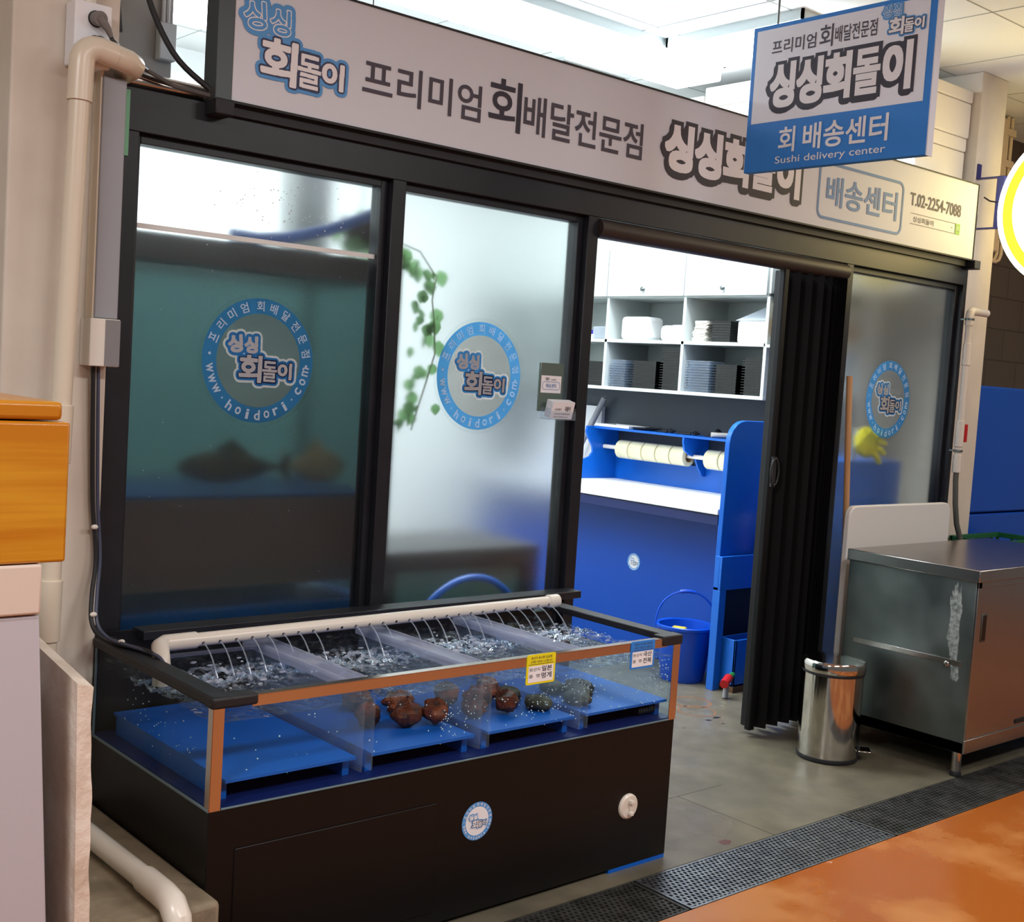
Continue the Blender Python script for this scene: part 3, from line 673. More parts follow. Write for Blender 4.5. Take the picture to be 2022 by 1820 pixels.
# sea squirts and abalone
SQ = pm('sea_squirt_skin', (146, 66, 28), .5, noise=40, rgb2=(72, 36, 22), bump=(90, .6, .01))
rnd = random.Random(9)
SQL = ['leftmost sea squirt of the second tank section', 'sea squirt second from the left at the front of the second tank section', 'sea squirt behind the front ones at the right of the second tank section', 'rearmost sea squirt of the second tank section', 'sea squirt against the divider at the right front of the second tank section',
 'sea squirt against the divider at the left front of the third tank section', 'sea squirt at the centre of the third tank section under the yellow tag', 'rearmost sea squirt of the third tank section', 'sea squirt at the front of the third tank section right of centre', 'sea squirt at the right rear of the third tank section']
ABL = ['dark abalone at the right front of the third tank section', 'dark abalone at the right rear of the third tank section', 'leftmost abalone at the front of the last tank section', 'abalone beside the leftmost one in the last tank section', 'rearmost abalone of the last tank section', 'rightmost abalone of the last tank section under the blue tag']
spots = [(1.44, -.50), (1.54, -.55), (1.60, -.42), (1.50, -.36), (1.62, -.56), (1.765, -.57), (1.83, -.50), (1.78, -.42), (1.88, -.58), (1.92, -.44)]
for k, (x, y) in enumerate(spots):
    o = B().blob((0, 0, .031), (rnd.uniform(.036, .05), rnd.uniform(.033, .042), .031), 16, 10, .28, k).build('sea_squirt', SQ); o.location = (x, y, .5145); o.rotation_euler = (0, 0, rnd.uniform(0, 6))
    tag(o, SQL[k], 'sea squirt', 'sea squirts in the middle tanks')
AB = pm('abalone_shell', (88, 84, 62), .55, noise=50, rgb2=(56, 48, 38), bump=(120, .5, .006))
for k, (x, y) in enumerate([(2.00, -.585), (1.985, -.47), (2.15, -.60), (2.20, -.55), (2.17, -.46), (2.25, -.50)]):
    b = B().blob((0, 0, .018), (.05, .038, .024), 18, 10, .12, k+30); b.v = [Vector((q.x, q.y, max(q.z, 0))) for q in b.v]
    o = b.build('abalone', AB); o.location = (x, y, .5145 if k != 1 else .5145); o.rotation_euler = (0, 0, rnd.uniform(0, 6))
    tag(o, ABL[k], 'abalone', 'abalone at the right end of the tank')
# origin tags
def origin_tag(x0, x1, z0, z1, col, label, l1, l2, head):
    pl = Plane((0, TY0-.0046, 0), (1, 0, 0), (0, 0, 1), (0, -1, 0))
    t = thing('origin_tag', ((x0+x1)/2, TY0-.0035, z0), label, 'tag', 'origin tags on the tank')
    b = B(); b.prism(rrect(x0, x1, z0, z1, .006), XZ, TY0-.0045, TY0-.0022); b.build('tag_card', col, t, smooth=0)
    w_ = x1-x0; h = z1-z0
    b = B(); flat(b, pl, [(x0+.007, z0+.006), (x1-.007, z0+.006), (x1-.007, z0+h*.62), (x0+.007, z0+h*.62)], .0003); b.build('white_field', LOGOWHITE, t, smooth=0)
    b = B(); text2(b, pl, '원산지 표시판 공급체', x0+w_*.14, x1-w_*.14, z0+h*.84, z0+h*.93, .004, .0004); text2(b, pl, '고객만 지켜요 소고합니다', x0+w_*.12, x1-w_*.12, z0+h*.71, z0+h*.80, .004, .0004); 
    b.build('heading_text', head, t, smooth=0, clean=False); b = B()
    text2(b, pl, '원산지', x0+w_*.09, x0+w_*.46, z0+h*.44, z0+h*.56, .008, .0006); text2(b, pl, '품  명', x0+w_*.09, x0+w_*.46, z0+h*.22, z0+h*.34, .008, .0006)
    flat(b, pl, [(x0+.007, z0+h*.665), (x1-.007, z0+h*.665), (x1-.007, z0+h*.68), (x0+.007, z0+h*.68)], .0006)
    b.build('printed_text', head, t, smooth=0, clean=False)
    b = B(); text2(b, pl, l1, x0+w_*.52, x0+w_*.88, z0+h*.41, z0+h*.60, .02, .0006); text2(b, pl, l2, x0+w_*.52, x0+w_*.88, z0+h*.17, z0+h*.37, .02, .0006); b.build('handwriting', DKTXT2, t, smooth=0, clean=False)
origin_tag(1.821, 1.931, .638, .724, YELLOW, 'yellow origin tag clipped on the front edge of the seafood tank', '일본', '멍게', DKTXT2)
origin_tag(2.245, 2.351, .636, .722, SIGNBLUE, 'blue origin tag near the right corner of the seafood tank', '국산', '전복', DKTXT)

# ================================================================ AISLE: GRATES, CABINET, BIN
def grate(x0, x1, mat, label):
    t = thing('drain_grate', ((x0+x1)/2, -.91, -.02), label, 'drain grate', 'drain grates along the aisle')
    y0, y1 = -1.026, -.794
    b = B(); b.box(x0, x1, y0, y0+.008, -.028, 0); b.box(x0, x1, y1-.008, y1, -.028, 0); b.box(x0, x0+.010, y0, y1, -.028, 0.001); b.box(x1-.010, x1, y0, y1, -.028, .001)
    b.build('frame', mat, t)
    b = B(); n = 13
    for k in range(1, n): y = y0+(y1-y0)*k/n; b.box(x0+.01, x1-.01, y-.0026, y+.0026, -.022, -.001)
    nx = int((x1-x0)/.0195)
    for r in range(n):
        ya, yb = y0+(y1-y0)*r/n, y0+(y1-y0)*(r+1)/n
        for k in range(1, nx):
            x = x0+(x1-x0)*(k+(.5 if r % 2 else 0))/nx
            if x < x1-.01: b.box(x-.0042, x+.0042, ya, yb, -.018, -.0012)
    b.build('mesh_bars', mat, t, smooth=0, clean=False)
grate(1.180, 2.243, GALVD, 'dark drain grate in front of the seafood tank')
grate(2.252, 3.325, ZINC, 'shiny galvanised drain grate in front of the doorway')
grate(3.334, 4.400, GALVD, 'dark drain grate in front of the steel cabinet')
grate(4.409, 5.47, GALVD, 'dark drain grate at the far end of the row beyond the steel cabinet leg')
# steel cabinet
cb = thing('steel_cabinet', (4.75, -.52, 0), 'stainless steel work cabinet with sliding door and worn side panel', 'cabinet')
CX0, CX1, CY0, CY1, CZ0, CZ1 = 4.105, 5.30, -.828, -.225, .104, .853
b = B(); b.box(CX0+.022, CX0+.026, CY0+.012, CY1, CZ0, CZ1-.05); b.box(CX1-.026, CX1-.022, CY0+.012, CY1, CZ0, CZ1-.05); b.box(CX0+.022, CX1-.022, CY0+.012, CY1, CZ0, CZ0+.045); b.box(CX0+.022, CX1-.022, CY1-.004, CY1, CZ0, CZ1-.05)
b.build('body', STEELD, cb, bevel=.0015)
b = B(); b.box(CX0, CX1, CY0-.01, CY1, CZ1-.048, CZ1); b.build('worktop', STEEL, cb, bevel=.003)
b = B(); b.box(CX0+.024, CX1-.024, CY0+.004, CY0+.014, CZ0, CZ0+.055); b.box(CX0+.024, CX0+.05, CY0+.004, CY0+.014, CZ0+.055, CZ1-.05); b.box(CX0+.024, CX1-.024, CY0+.004, CY0+.014, CZ1-.075, CZ1-.05); b.build('front_frame', STEEL, cb, bevel=.0015)
dA = B().box(CX0+.045, 4.66, CY0+.010, CY0+.020, CZ0+.045, CZ1-.07).build('sliding_door', STEEL, cb, bevel=.001)
b = B(); b.box(4.185, 4.222, CY0+.007, CY0+.0105, .555, .672); b.build('recessed_pull', STEELD, dA, bevel=.0015)
b = B(); b.box(4.189, 4.218, CY0+.0055, CY0+.0075, .562, .664); b.build('pull_shade_plate', pm('painted_shade_steel', (70, 62, 56), .4, 1), dA, bevel=.001)  # raised plate, steel colour darkened to give the shade of a hollow
B().box(4.64, CX1-.045, CY0+.024, CY0+.034, CZ0+.045, CZ1-.07).build('sliding_door', STEEL, cb, bevel=.001)
b = B(); b.box(4.545, 4.64, CY0+.006, CY0+.0095, .172, .190); b.build('vent_slot', RUBBER, cb)
for xx, yy in ((CX0+.055, CY0+.05), (CX1-.055, CY0+.05), (CX0+.055, CY1-.05), (CX1-.055, CY1-.05)):
    b = B(); b.lathe([(.020, .02), (.020, CZ0)], (xx, yy, 0), 20); l_ = b.build('leg', CHROME, cb); B().lathe([(.022, 0), (.024, .008), (.02, .022)], (xx, yy, 0), 20).build('foot', RUBBER, l_)
b = B(); b.box(CX0+.0195, CX0+.0222, CY0+.05, CY1-.05, .452, .474); b.build('side_rib', STEEL, cb, bevel=.001)
b = B(); rnd = random.Random(2)
WORN = pm('worn_steel_patch', (176, 184, 182), .45, .5, noise=70, rgb2=(112, 120, 118))
def patch(pl, cx, cz, w_, h_, sd, e):
    r2 = random.Random(sd); P = []
    for k in range(40):
        a = 2*math.pi*k/40; q = 1+r2.uniform(-.22, .18); P.append((cx+w_*q*math.copysign(abs(math.cos(a))**.7, math.cos(a)), cz+h_*q*math.copysign(abs(math.sin(a))**.7, math.sin(a))))
    flat(b, pl, P, e)
cpn = Plane((CX0+.022, 0, 0), (0, -1, 0), (0, 0, 1), (-1, 0, 0))
patch(cpn, .735, .63, .026, .15, 1, .0004); patch(cpn, .745, .50, .016, .06, 3, .0005); patch(cpn, .755, .42, .018, .03, 4, .0006)
b.build('worn_patch', WORN, cb, smooth=0)
B().blob((CX0+.020, -.715, .452), (.005, .013, .013), 12, 8).build('rivet', STEEL, cb)
# white board behind the cabinet
b = B(); b.prism(rrect(4.235, 5.095, 0, 1.022, .05), XZ, -.135, -.105)
o = b.build('white_board', pm('white_polyethylene', (228, 224, 220), .45), bevel=.006); tag(o, 'white board with rounded corners standing between steel cabinet and window', 'board')
b = B(); b.tube([(4.380, -.082, 0), (4.300, -.030, 1.60)], .0135, 14)
tag(b.build('broom_stick', pm('pale_wood', (206, 160, 112), .55, noise=14, rgb2=(180, 132, 86), stretch=(1, 1, .06))), 'pale wooden stick leaning on the right window behind the white board', 'stick')
# pedal bin
bc = (3.892, -.345, 0)
bn = thing('pedal_bin', bc, 'polished steel pedal bin standing in front of the folding door', 'bin')
B().lathe([(.112, 0), (.126, .004), (.128, .014), (.126, .020)], bc, 48).build('base_ring', RUBBER, bn)
B().lathe([(.124, .018), (.124, .360)], bc, 64).build('body', CHROME, bn)
B().lathe([(.1255, .360), (.1275, .362), (.1275, .372), (.1255, .374)], bc, 64).build('rubber_band', RUBBER, bn)
B().lathe([(.129, .372), (.1305, .376), (.1305, .408), (.124, .418), (.06, .428), (.0001, .430)], bc, 64).build('lid', CHROME, bn)
pv = Vector((.62, -.78, 0)).normalized(); px_ = Vector((.78, .62, 0))
Mz = Matrix((px_, pv, Vector((0, 0, 1)))).transposed()
b = B(); b.obox(Vector(bc)+pv*.118+Vector((0, 0, .048)), (.034, .012, .024), Mz); b.build('pedal_opening', RUBBER, bn, bevel=.002)
b = B(); b.obox(Vector(bc)+pv*.148+Vector((0, 0, .046)), (.036, .026, .003), Mz); b.build('pedal', CHROME, bn, bevel=.002)
b = B(); b.obox(Vector(bc)+px_*.128+Vector((0, 0, .10)), (.008, .026, .045), Mz); b.build('hinge_box', RUBBER, bn, bevel=.003)

# ================================================================ SHOP INTERIOR, RIGHT SIDE
WX = 5.095
B_ = pm('charcoal_board', (52, 60, 72), .5)
o = B().box(5.075, 5.099, .48, 3.29, .60, 1.50).build('wall_panel', B_); struct(o, 'charcoal splash board between counter and wall cabinets')
# packing counter
ct = thing('packing_counter', (4.8, 1.7, 0), 'blue packing counter with white cutting board top', 'counter')
b = B(); b.box(4.56, 5.07, .70, 2.85, .0, .83); b.build('body', BLUED, ct, bevel=.003)
b = B(); b.box(4.345, 5.07, .70, 2.85, .820, .868); b.build('apron', pm('navy_board', (16, 34, 92), .5), ct)
b = B(); b.box(4.335, 5.072, .695, 2.86, .872, .905); b.build('worktop', pm('cutting_board_white', (240, 244, 248), .4), ct, bevel=.004)
sticker(-1.452, .506, .052, 0, 'small round blue and white shop sticker on the blue counter front', .058, OB, LOGOBLUE, LOGOWHITE, LOGOWHITE, False, 'round_sticker', 'sticker', Plane((4.5595, 0, 0), (0, -1, 0), (0, 0, 1), (-1, 0, 0)), 'small round stickers')
# roll rack standing on the counter
rk = thing('roll_rack', (4.95, 1.6, .905), 'blue rack for film rolls standing on the packing counter', 'rack')
b = B(); b.box(4.85, 5.07, .72, 2.145, 1.215, 1.229); b.build('top_shelf', BLUEP, rk, bevel=.002)
b = B(); b.box(5.055, 5.070, .72, 2.145, .905, 1.045); b.build('splash_board', BLUEP, rk, bevel=.002)
def bracket(y, low):
    if low:
        P = [(5.07, .906), (4.66, .906), (4.60, .93), (4.60, .985), (4.74, 1.01), (4.825, 1.04), (4.85, 1.07), (4.845, 1.10), (4.80, 1.16), (4.785, 1.19), (4.79, 1.228), (5.07, 1.228)]
    else:
        P = [(5.07, .99), (5.03, .99), (4.985, 1.045), (4.955, 1.10), (4.90, 1.115), (4.86, 1.14), (4.845, 1.19), (4.848, 1.216), (5.07, 1.216)]
    b = B(); b.prism(P, lambda a, c, d: (a, d, c), y-.007, y+.007); return b.build('bracket', BLUEP, rk, bevel=.0015)
bracket(2.138, True); bracket(1.405, False)
rod = B().tube([(4.945, 2.13, 1.105), (4.945, .735, 1.105)], .013, 14).build('roll_rod', PVCW, rk)
TAPE = pm('film_roll_cream', (216, 208, 166), .25, noise=3, rgb2=(226, 220, 186), coat=.4)
def roll(y, label):
    t = thing('film_roll', (4.945, y, 1.044), label, 'film roll', 'film rolls on the rack')
    n = 36; P = []; F = []
    prof = [(.034, -.052), (.050, -.0525), (.056, -.049), (.056, .049), (.050, .0525), (.034, .052)]
    for r, q in prof: P += [(4.945+r*math.cos(2*math.pi*i/n), y+q, 1.100+r*math.sin(2*math.pi*i/n)) for i in range(n)]
    k = len(prof)
    for i in range(k):
        for j in range(n): F.append((i*n+j, i*n+(j+1) % n, ((i+1) % k)*n+(j+1) % n, ((i+1) % k)*n+j))
    b = B(); b.add(P, F); b.build('film', TAPE, t)
    b = B(); P = []; F = []
    for r, q in ((.030, -.0545), (.034, -.0545), (.034, .0545), (.030, .0545)): P += [(4.945+r*math.cos(2*math.pi*i/n), y+q, 1.100+r*math.sin(2*math.pi*i/n)) for i in range(n)]
    for i in range(4):
        for j in range(n): F.append((i*n+j, i*n+(j+1) % n, ((i+1) % 4)*n+(j+1) % n, ((i+1) % 4)*n+j))
    b.add(P, F); b.build('core', pm('card_core', (196, 168, 120), .7), t)
for k, lab in enumerate(('innermost cream film roll at the far end of the row of five', 'second cream film roll from the far end of the row of five', 'middle cream film roll in the row of five', 'fourth cream film roll from the far end of the row of five', 'nearest cream film roll of the row of five with open core')):
    roll(1.935-.111*k, lab)
roll(1.235, 'cream film roll right of the middle rack bracket'); roll(1.125, 'cream film roll half hidden by the blue end panel')
# things on the rack
b = B()
b.prism([(4.88, 2.12), (4.885, 1.83), (5.03, 1.84), (5.03, 2.11)], XY, 1.230, 1.236)
t = thing('white_tray', (4.95, 1.99, 1.23), 'shallow white tray lying on the left end of the blue rack', 'tray')
b = B(); b.box(4.87, 5.03, 1.86, 2.125, 1.2295, 1.234); b.build('base', LOGOWHITE, t); b = B(); b.box(4.86, 4.872, 1.85, 2.135, 1.2295, 1.246); b.box(5.03, 5.042, 1.85, 2.135, 1.2295, 1.246); b.box(4.872, 5.03, 1.85, 1.862, 1.2295, 1.246); b.box(4.872, 5.03, 2.123, 2.135, 1.2295, 1.246); b.build('rim', LOGOWHITE, t, bevel=.002)
t = thing('black_pan', (4.93, 1.79, 1.23), 'round black pan lying beside the white tray on the rack', 'pan')
B().lathe([(.075, 0), (.085, .006), (.088, .014), (.084, .014), (.074, .005), (.0001, .005)], (4.955, 1.79, 1.2295), 32).build('dish', RUBBER, t); b = B(); b.lathe([(.04, .006), (.05, .010), (.0001, .010)], (4.945, 1.78, 1.2295), 24); b.build('brass_ring', pm('brass', (180, 140, 70), .4, 1), t)
for (yy, ln, a, lab) in ((1.60, .09, .3, 'black scissors lying on the rack beside the black pan'), (1.42, .10, -.4, 'black scissors lying above the middle bracket of the rack'), (1.24, .08, .9, 'black scissors with raised handle near the white pipe elbow')):
    t = thing('scissors', (4.93, yy, 1.23), lab, 'scissors', 'scissors on the rack')
    for sg in (-1, 1):
        d = Vector((math.sin(a)*.25+sg*.12, 1, 0)).normalized(); c = Vector((4.925, yy, 1.2335+.004*(sg > 0)))
        b = B(); b.tube([c, c+d*ln], [.005, .002], 8); b.build('blade', RUBBER, t)
        b = B(); q = c-d*.035+Vector((.012*sg, 0, .006 if a < .8 else .018)); b.tube(arc(q, .016, 0, 2*math.pi, 14, (1, 0, 0), (0, .9, .3 if a < .8 else 1.2)), .0045, 8, closed=True); b.build('finger_loop', RUBBER, t)
t = thing('pipe_elbow', (4.92, 1.16, 1.23), 'white plastic pipe elbow lying on the right end of the rack', 'pipe')
b = B()
P = [Vector((4.86, 1.215, 1.2445)), Vector((4.93, 1.15, 1.2465)), Vector((4.95, 1.13, 1.2475)), Vector((4.97, 1.11, 1.2475)), Vector((5.02, 1.02, 1.2445))]
b.tube(P, .0145, 16); b.build('pipe', PVCW, t); b = B(); b.tube([P[0]+Vector((-.0012, .0011, 0)), P[0]], .010, 12); b.build('bore', GREYPVC, t, smooth=0)
# grey tube and white board at the far end
b = B(); b.tube([(4.95, 2.46, .906), (5.02, 2.23, 1.40)], .019, 16); tag(b.build('grey_tube', GREYPVC), 'grey plastic tube leaning on the charcoal board behind the rack', 'tube')
b = B(); b.box(5.045, 5.072, 2.27, 2.84, .906, 1.345); tag(b.build('white_sheet', LOGOWHITE), 'white sheet standing against the charcoal board beyond the rack', 'sheet')
# end shelf of the counter
es = thing('end_shelf', (4.75, .66, 0), 'blue end unit with rounded top panel beside the folding door', 'shelf unit')
P = [(5.07, .0), (5.07, 1.352), (4.46, 1.352)] + [(4.46+.115*math.cos(R_(90+18*i)), 1.237+.115*math.sin(R_(90+18*i))) for i in range(1, 6)] + [(4.345, 1.23), (4.335, .68), (4.335, 0)]
b = B(); b.prism(P, XZ, .660, .690); b.build('side_panel', BLUEP, es, bevel=.003)
b = B(); b.box(4.30, 5.0, .615, .630, .505, .675); b.box(4.30, 5.0, .630, .660, .505, .520); b.box(4.30, 4.315, .630, .660, .505, .675); b.build('upper_bin', pm('light_blue_board', (24, 104, 206), .35), es, bevel=.002)
b = B(); b.box(4.30, 4.35, .615, .66, 0.0, .505); b.build('leg', pm('light_blue_board', (24, 104, 206), .35), es, bevel=.002)
b = B(); b.box(4.36, 5.0, .652, .6605, .02, .500); b.build('opening_shade_sheet', pm('opening_shade_navy', (6, 12, 34), .6), es)  # flat dark sheet, painted as the shade of an open space below the bin
b = B(); b.lathe([(.0001, .02), (.016, .018), (.02, 0)], (0, 0, 0), 20); b.xf(Matrix.Rotation(R_(90), 3, 'X')); b.v = [q+Vector((4.655, .66, 1.30)) for q in b.v]; b.build('rod_end', PVCW, es)
t = thing('low_tray', (4.45, .55, 0), 'open light blue box on the floor under the end unit', 'box')
b = B(); x0, x1, y0, y1, z0, z1 = 4.355, 4.80, .535, .645, .03, .265
b.box(x0, x1, y0, y0+.012, z0, z1); b.box(x0, x1, y1-.012, y1, z0, z1); b.box(x0, x0+.012, y0, y1, z0, z1); b.box(x1-.012, x1, y0, y1, z0, z1); b.box(x0, x1, y0, y1, z0, z0+.012); b.build('shell', pm('light_blue_board', (24, 104, 206), .35), t, bevel=.002)
b = B(); b.box(x0-.002, x1, y0-.004, y0+.03, 0, .030); b.box(x0-.002, x1, y1-.03, y1, 0, .03); b.build('wooden_skid', pm('wet_wood', (96, 66, 42), .7), t)
t = thing('red_valve', (4.22, .52, .0), 'red plastic hose valve on the floor by the blue end unit', 'valve')
b = B(); b.tube([(4.205, .47, .078), (4.275, .50, .095)], .022, 16); b.build('handle', RED, t); b = B(); b.tube([(4.275, .50, .095), (4.33, .52, .10)], .014, 12); b.build('green_neck', pm('green_plastic', (30, 120, 60), .4), t); b = B(); b.tube([(4.24, .485, .004), (4.25, .49, .08)], .014, 12); b.build('socket', GREYPVC, t)
t = thing('white_tub', (4.74, .645, .6), 'white tub with red band on the blue end unit', 'tub')
B().lathe([(.075, .0), (.078, .035)], (4.735, .700, .610), 28)
def shelf_tub():
    c = (4.66, .572, .676)
    t.location = c
    b = B(); b.lathe([(.034, .074), (.040, .105), (.040, .165), (.034, .178), (.0001, .180)], c, 28); b.build('tub', LOGOWHITE, t); b = B(); b.lathe([(.043, .050), (.043, .076)], c, 28); b.build('band', RED, t); b = B(); b.box(c[0]-.042, c[0]+.08, c[1]-.03, c[1]+.05, .676, .728); b.build('carton', pm('brown_carton', (186, 146, 96), .8), t)
b = B(); b.box(4.60, 4.78, .535, .615, .664, .6755); b.build('shelf_board', BLUEP, es)
shelf_tub()
# black cloth hanging behind the end panel
b = B(); b.grid(lambda u, v: (4.86+.012*math.sin(9*u+3*v)+.05*(1-v), .80-.10*u-.02*v, 1.32+.20*v-.10*u*v), 10, 8)
tag(b.build('black_apron', pm('black_cloth', (14, 14, 16), .8), solid=.01), 'black apron hanging behind the rounded blue end panel', 'apron')
# bucket
bk = (4.345, .86, 0)
bu = thing('bucket', bk, 'blue plastic bucket with raised handle in front of the counter', 'bucket')
B().lathe([(.108, 0), (.112, .006), (.140, .268), (.152, .272), (.154, .286), (.148, .290), (.136, .284), (.107, .012), (.0001, .010)], bk, 48).build('tub', BLUEB, bu)
hb_ = []
for i in range(25):
    a = math.pi*i/24; d = Vector((.78, -.62, 0)); hb_.append(Vector(bk)+Vector((0, 0, .272))+d*.155*math.cos(a)+Vector((.0, .0, .185*math.sin(a)**.8)))
b = B(); b.tube(hb_, .005, 8); hn_ = b.build('handle', BLUEB, bu); b = B(); b.tube(hb_[10:15], .010, 10); b.build('grip', BLUEB, hn_)
b = B(); b.obox((bk[0]-.03, bk[1]-.06, .262), (.03, .02, .012), Matrix.Rotation(.5, 3, 'Z'))
t = B().obox((bk[0]-.03, bk[1]+.02, .246), (.050, .036, .020), Matrix.Rotation(.5, 3, 'Z')).build('sponge', pm('sponge_yellow', (238, 206, 60), .9, bump=(200, .4, .004)), bevel=.006); tag(t, 'yellow sponge lying inside the blue bucket', 'sponge')
B().lathe([(.131, .225), (.0001, .226)], bk, 40).build('soapy_water', clearmat('bucket_water', (.5, .65, .9), ior=1.33, milky=.3), bu)
# wall cabinet with cubbies
wc = thing('wall_cabinet', (4.9, 1.9, 1.46), 'white wall cabinet with upper doors and open cubby holes', 'cabinet')
FX, BX = 4.72, 5.095; YS = [.78, 1.353, 1.955, 2.557, 3.16]
for y in YS: B().box(FX, BX, y-.010, y+.010, 1.475, 2.000).build('upright', WHITE, wc, bevel=.001)
for y in (YS[0]-.002, YS[-1]-.008): B().box(FX, BX, y-.010, y+.010, 2.016, 2.285).build('side_board', WHITE, wc)
b = B(); b.box(FX-.002, BX, YS[0]-.012, YS[-1], 1.459, 1.478); b.build('bottom_board', WHITE, wc, bevel=.001)
b = B(); b.box(FX, BX, YS[0], YS[-1], 1.738, 1.757); b.build('shelf', WHITE, wc, bevel=.001)
b = B(); b.box(FX, BX, YS[0], YS[-1], 1.998, 2.016); b.box(FX, BX, YS[0]-.01, YS[-1], 2.284, 2.296); b.build('top_boards', WHITE, wc)
B().box(BX-.012, BX-.002, YS[0], YS[-1], 1.47, 2.29).build('back_board', WHITE, wc)
B().box(FX+.001, FX+.005, YS[0]+.01, YS[-1]-.02, 2.017, 2.279).build('seam_shade_sheet', pm('seam_shade_grey', (70, 76, 78), .7), wc)  # added grey sheet, its colour stands for the shade in the door seams
for k in range(4):
    d_ = B().box(FX-.018, FX-.001, YS[k]+.0035, YS[k+1]-.0035, 2.006, 2.283).build('door', WHITE, wc, bevel=.0015)
    yk = (YS[k]+YS[k+1])/2
    b = B(); b.tube([(FX-.018, yk, 2.045), (FX-.032, yk, 2.045)], .004, 10); b.blob((FX-.036, yk, 2.045), (.009, .016, .013), 12, 8); b.build('knob', STEELD, d_)
bz = Plane((FX-.0025, 0, 0), (0, -1, 0), (0, 0, 1), (-1, 0, 0))
# cubby contents
BT = pm('black_tray_plastic', (7, 8, 9), .3, spec=.5); CT = clearmat('clear_tray_plastic', (.84, .89, .95), ior=1.5, milky=.22)
PAPER = pm('white_paper', (246, 248, 248), .8); BAG = clearmat('plastic_bag', (.93, .95, .97), ior=1.4, milky=.45)
ORD = 'lowest second third fourth fifth sixth seventh eighth ninth tenth eleventh twelfth thirteenth fourteenth fifteenth sixteenth seventeenth'.split()
def nth(k, n): return 'topmost' if k == n-1 else ORD[k]
def tray_stack(x0, x1, y0, y1, z, n, dz, mat, name, label, group, vertical=False):
    """each tray of a stack is its own object sharing one mesh"""
    b = B(); w_, d_ = x1-x0, y1-y0
    if vertical: b.box(0, .006, 0, d_, 0, dz); b.box(-.004, .010, -.003, d_+.003, dz-.008, dz)
    else: b.box(.012, w_-.012, .012, d_-.012, 0, dz-.004); b.box(0, w_, 0, d_, dz-.0045, dz-.0005)
    o = b.build(name, mat); o0 = Vector(o.location)
    for k in range(n):
        q = o if k == 0 else o.copy()
        if k: COL.objects.link(q)
        q.location = o0 + (Vector((x0+.014*k, y0, z)) if vertical else Vector((x0, y0, z+dz*k)))
        tag(q, nth(k, n)+' '+label, 'tray', group)
Z1_, Z2_ = 1.478, 1.757
tray_stack(4.74, 4.90, 1.80, 1.93, Z1_, 11, .0145, CT, 'clear_tray', 'clear tray up the stack at the left of the lower middle cubby', 'clear trays in the lower middle cubby')
tray_stack(4.74, 4.92, 1.555, 1.755, Z1_, 11, .0145, BT, 'black_tray', 'black tray up the stack at the centre of the lower middle cubby', 'black trays at the centre of the lower middle cubby')
tray_stack(4.74, 4.98, 1.375, 1.525, Z1_, 16, .0145, BT, 'black_tray', 'black tray up the tall stack at the right of the lower middle cubby', 'tall black tray stack in the lower middle cubby')
tray_stack(4.735, 4.89, 1.155, 1.325, Z1_, 12, .0145, CT, 'clear_tray', 'clear tray up the stack at the left of the lower right cubby', 'clear trays in the lower right cubby')
tray_stack(4.735, 4.90, .965, 1.13, Z1_, 11, .0145, BT, 'black_tray', 'black tray up the stack at the centre of the lower right cubby', 'black trays at the centre of the lower right cubby')
tray_stack(4.75, 4.99, .80, .945, Z1_, 14, .0145, BT, 'black_tray', 'black tray up the stack at the right end of the lower right cubby', 'black trays at the right end of the lower right cubby')
tray_stack(4.74, 4.95, 1.98, 2.16, Z1_, 10, .0145, BT, 'black_tray', 'black tray up the stack in the lower left cubby beside the window post', 'black trays in the lower left cubby')
tray_stack(4.76, 4.95, 1.05, 1.20, Z2_, 8, .0145, BT, 'black_tray', 'black tray up the stack between folded cloths and white bag', 'black trays in the upper right cubby')
# folded cloths
b = B(); b.box(-.07, .07, -.045, .045, 0, .0065)
q0 = b.build('folded_cloth', pm('cloth_white', (236, 232, 222), .9), bevel=.002); rnd = random.Random(4)
for k in range(16):
    q = q0 if k == 0 else q0.copy()
    if k: COL.objects.link(q)
    q.location = (4.83+rnd.uniform(-.006, .006), 1.272-.0009*k*(k > 8), Z2_+.0073*k); q.rotation_euler = (0, 0, rnd.uniform(-.1, .1))
    tag(q, nth(k, 16)+' white folded cloth up the pile in the upper right cubby', 'cloth', 'folded cloths in the upper right cubby')
t = thing('bread_bag', (4.85, .91, Z2_), 'clear bag of white napkins in the upper right cubby', 'bag')
B().box(4.76, 4.93, .81, 1.005, Z2_+.001, Z2_+.118).build('napkins', PAPER, t, bevel=.012)
b = B()
b.add([(4.75, .80, Z2_+.119), (4.75, 1.012, Z2_+.119), (4.94, 1.012, Z2_+.119), (4.94, .80, Z2_+.119), (4.83, .865, Z2_+.20), (4.86, .875, Z2_+.205), (4.82, .845, Z2_+.17)], [(0, 1, 4), (1, 2, 5, 4), (2, 3, 5), (3, 0, 6), (0, 4, 6), (3, 6, 5), (6, 4, 5)])
b.build('bag_top', BAG, t, smooth=20)
for (x, y, sx, sy, sz, lab, nm) in ((4.83, 1.77, .075, .11, .068, 'large rounded white foam bundle in the upper middle cubby', 'foam_bundle'), (4.86, 1.475, .09, .105, .044, 'flat white plastic package at the right of the upper middle cubby', 'plastic_package')):
    b = B(); b.prism(rrect(-sx, sx, -sy, sy, .03), XY, 0, 2*sz)
    o = b.build(nm, PAPER, bevel=.022); o.location = (x, y, Z2_+.001); tag(o, lab, 'package')
b = B(); b.prism(rrect(-.05, .05, -.055, .055, .02), XY, 0, .105); o = b.build('white_tub', LOGOWHITE, bevel=.008); o.location = (5.0, 1.60, Z2_+.001); tag(o, 'small white tub standing behind the foam bundle in the cubby', 'tub')
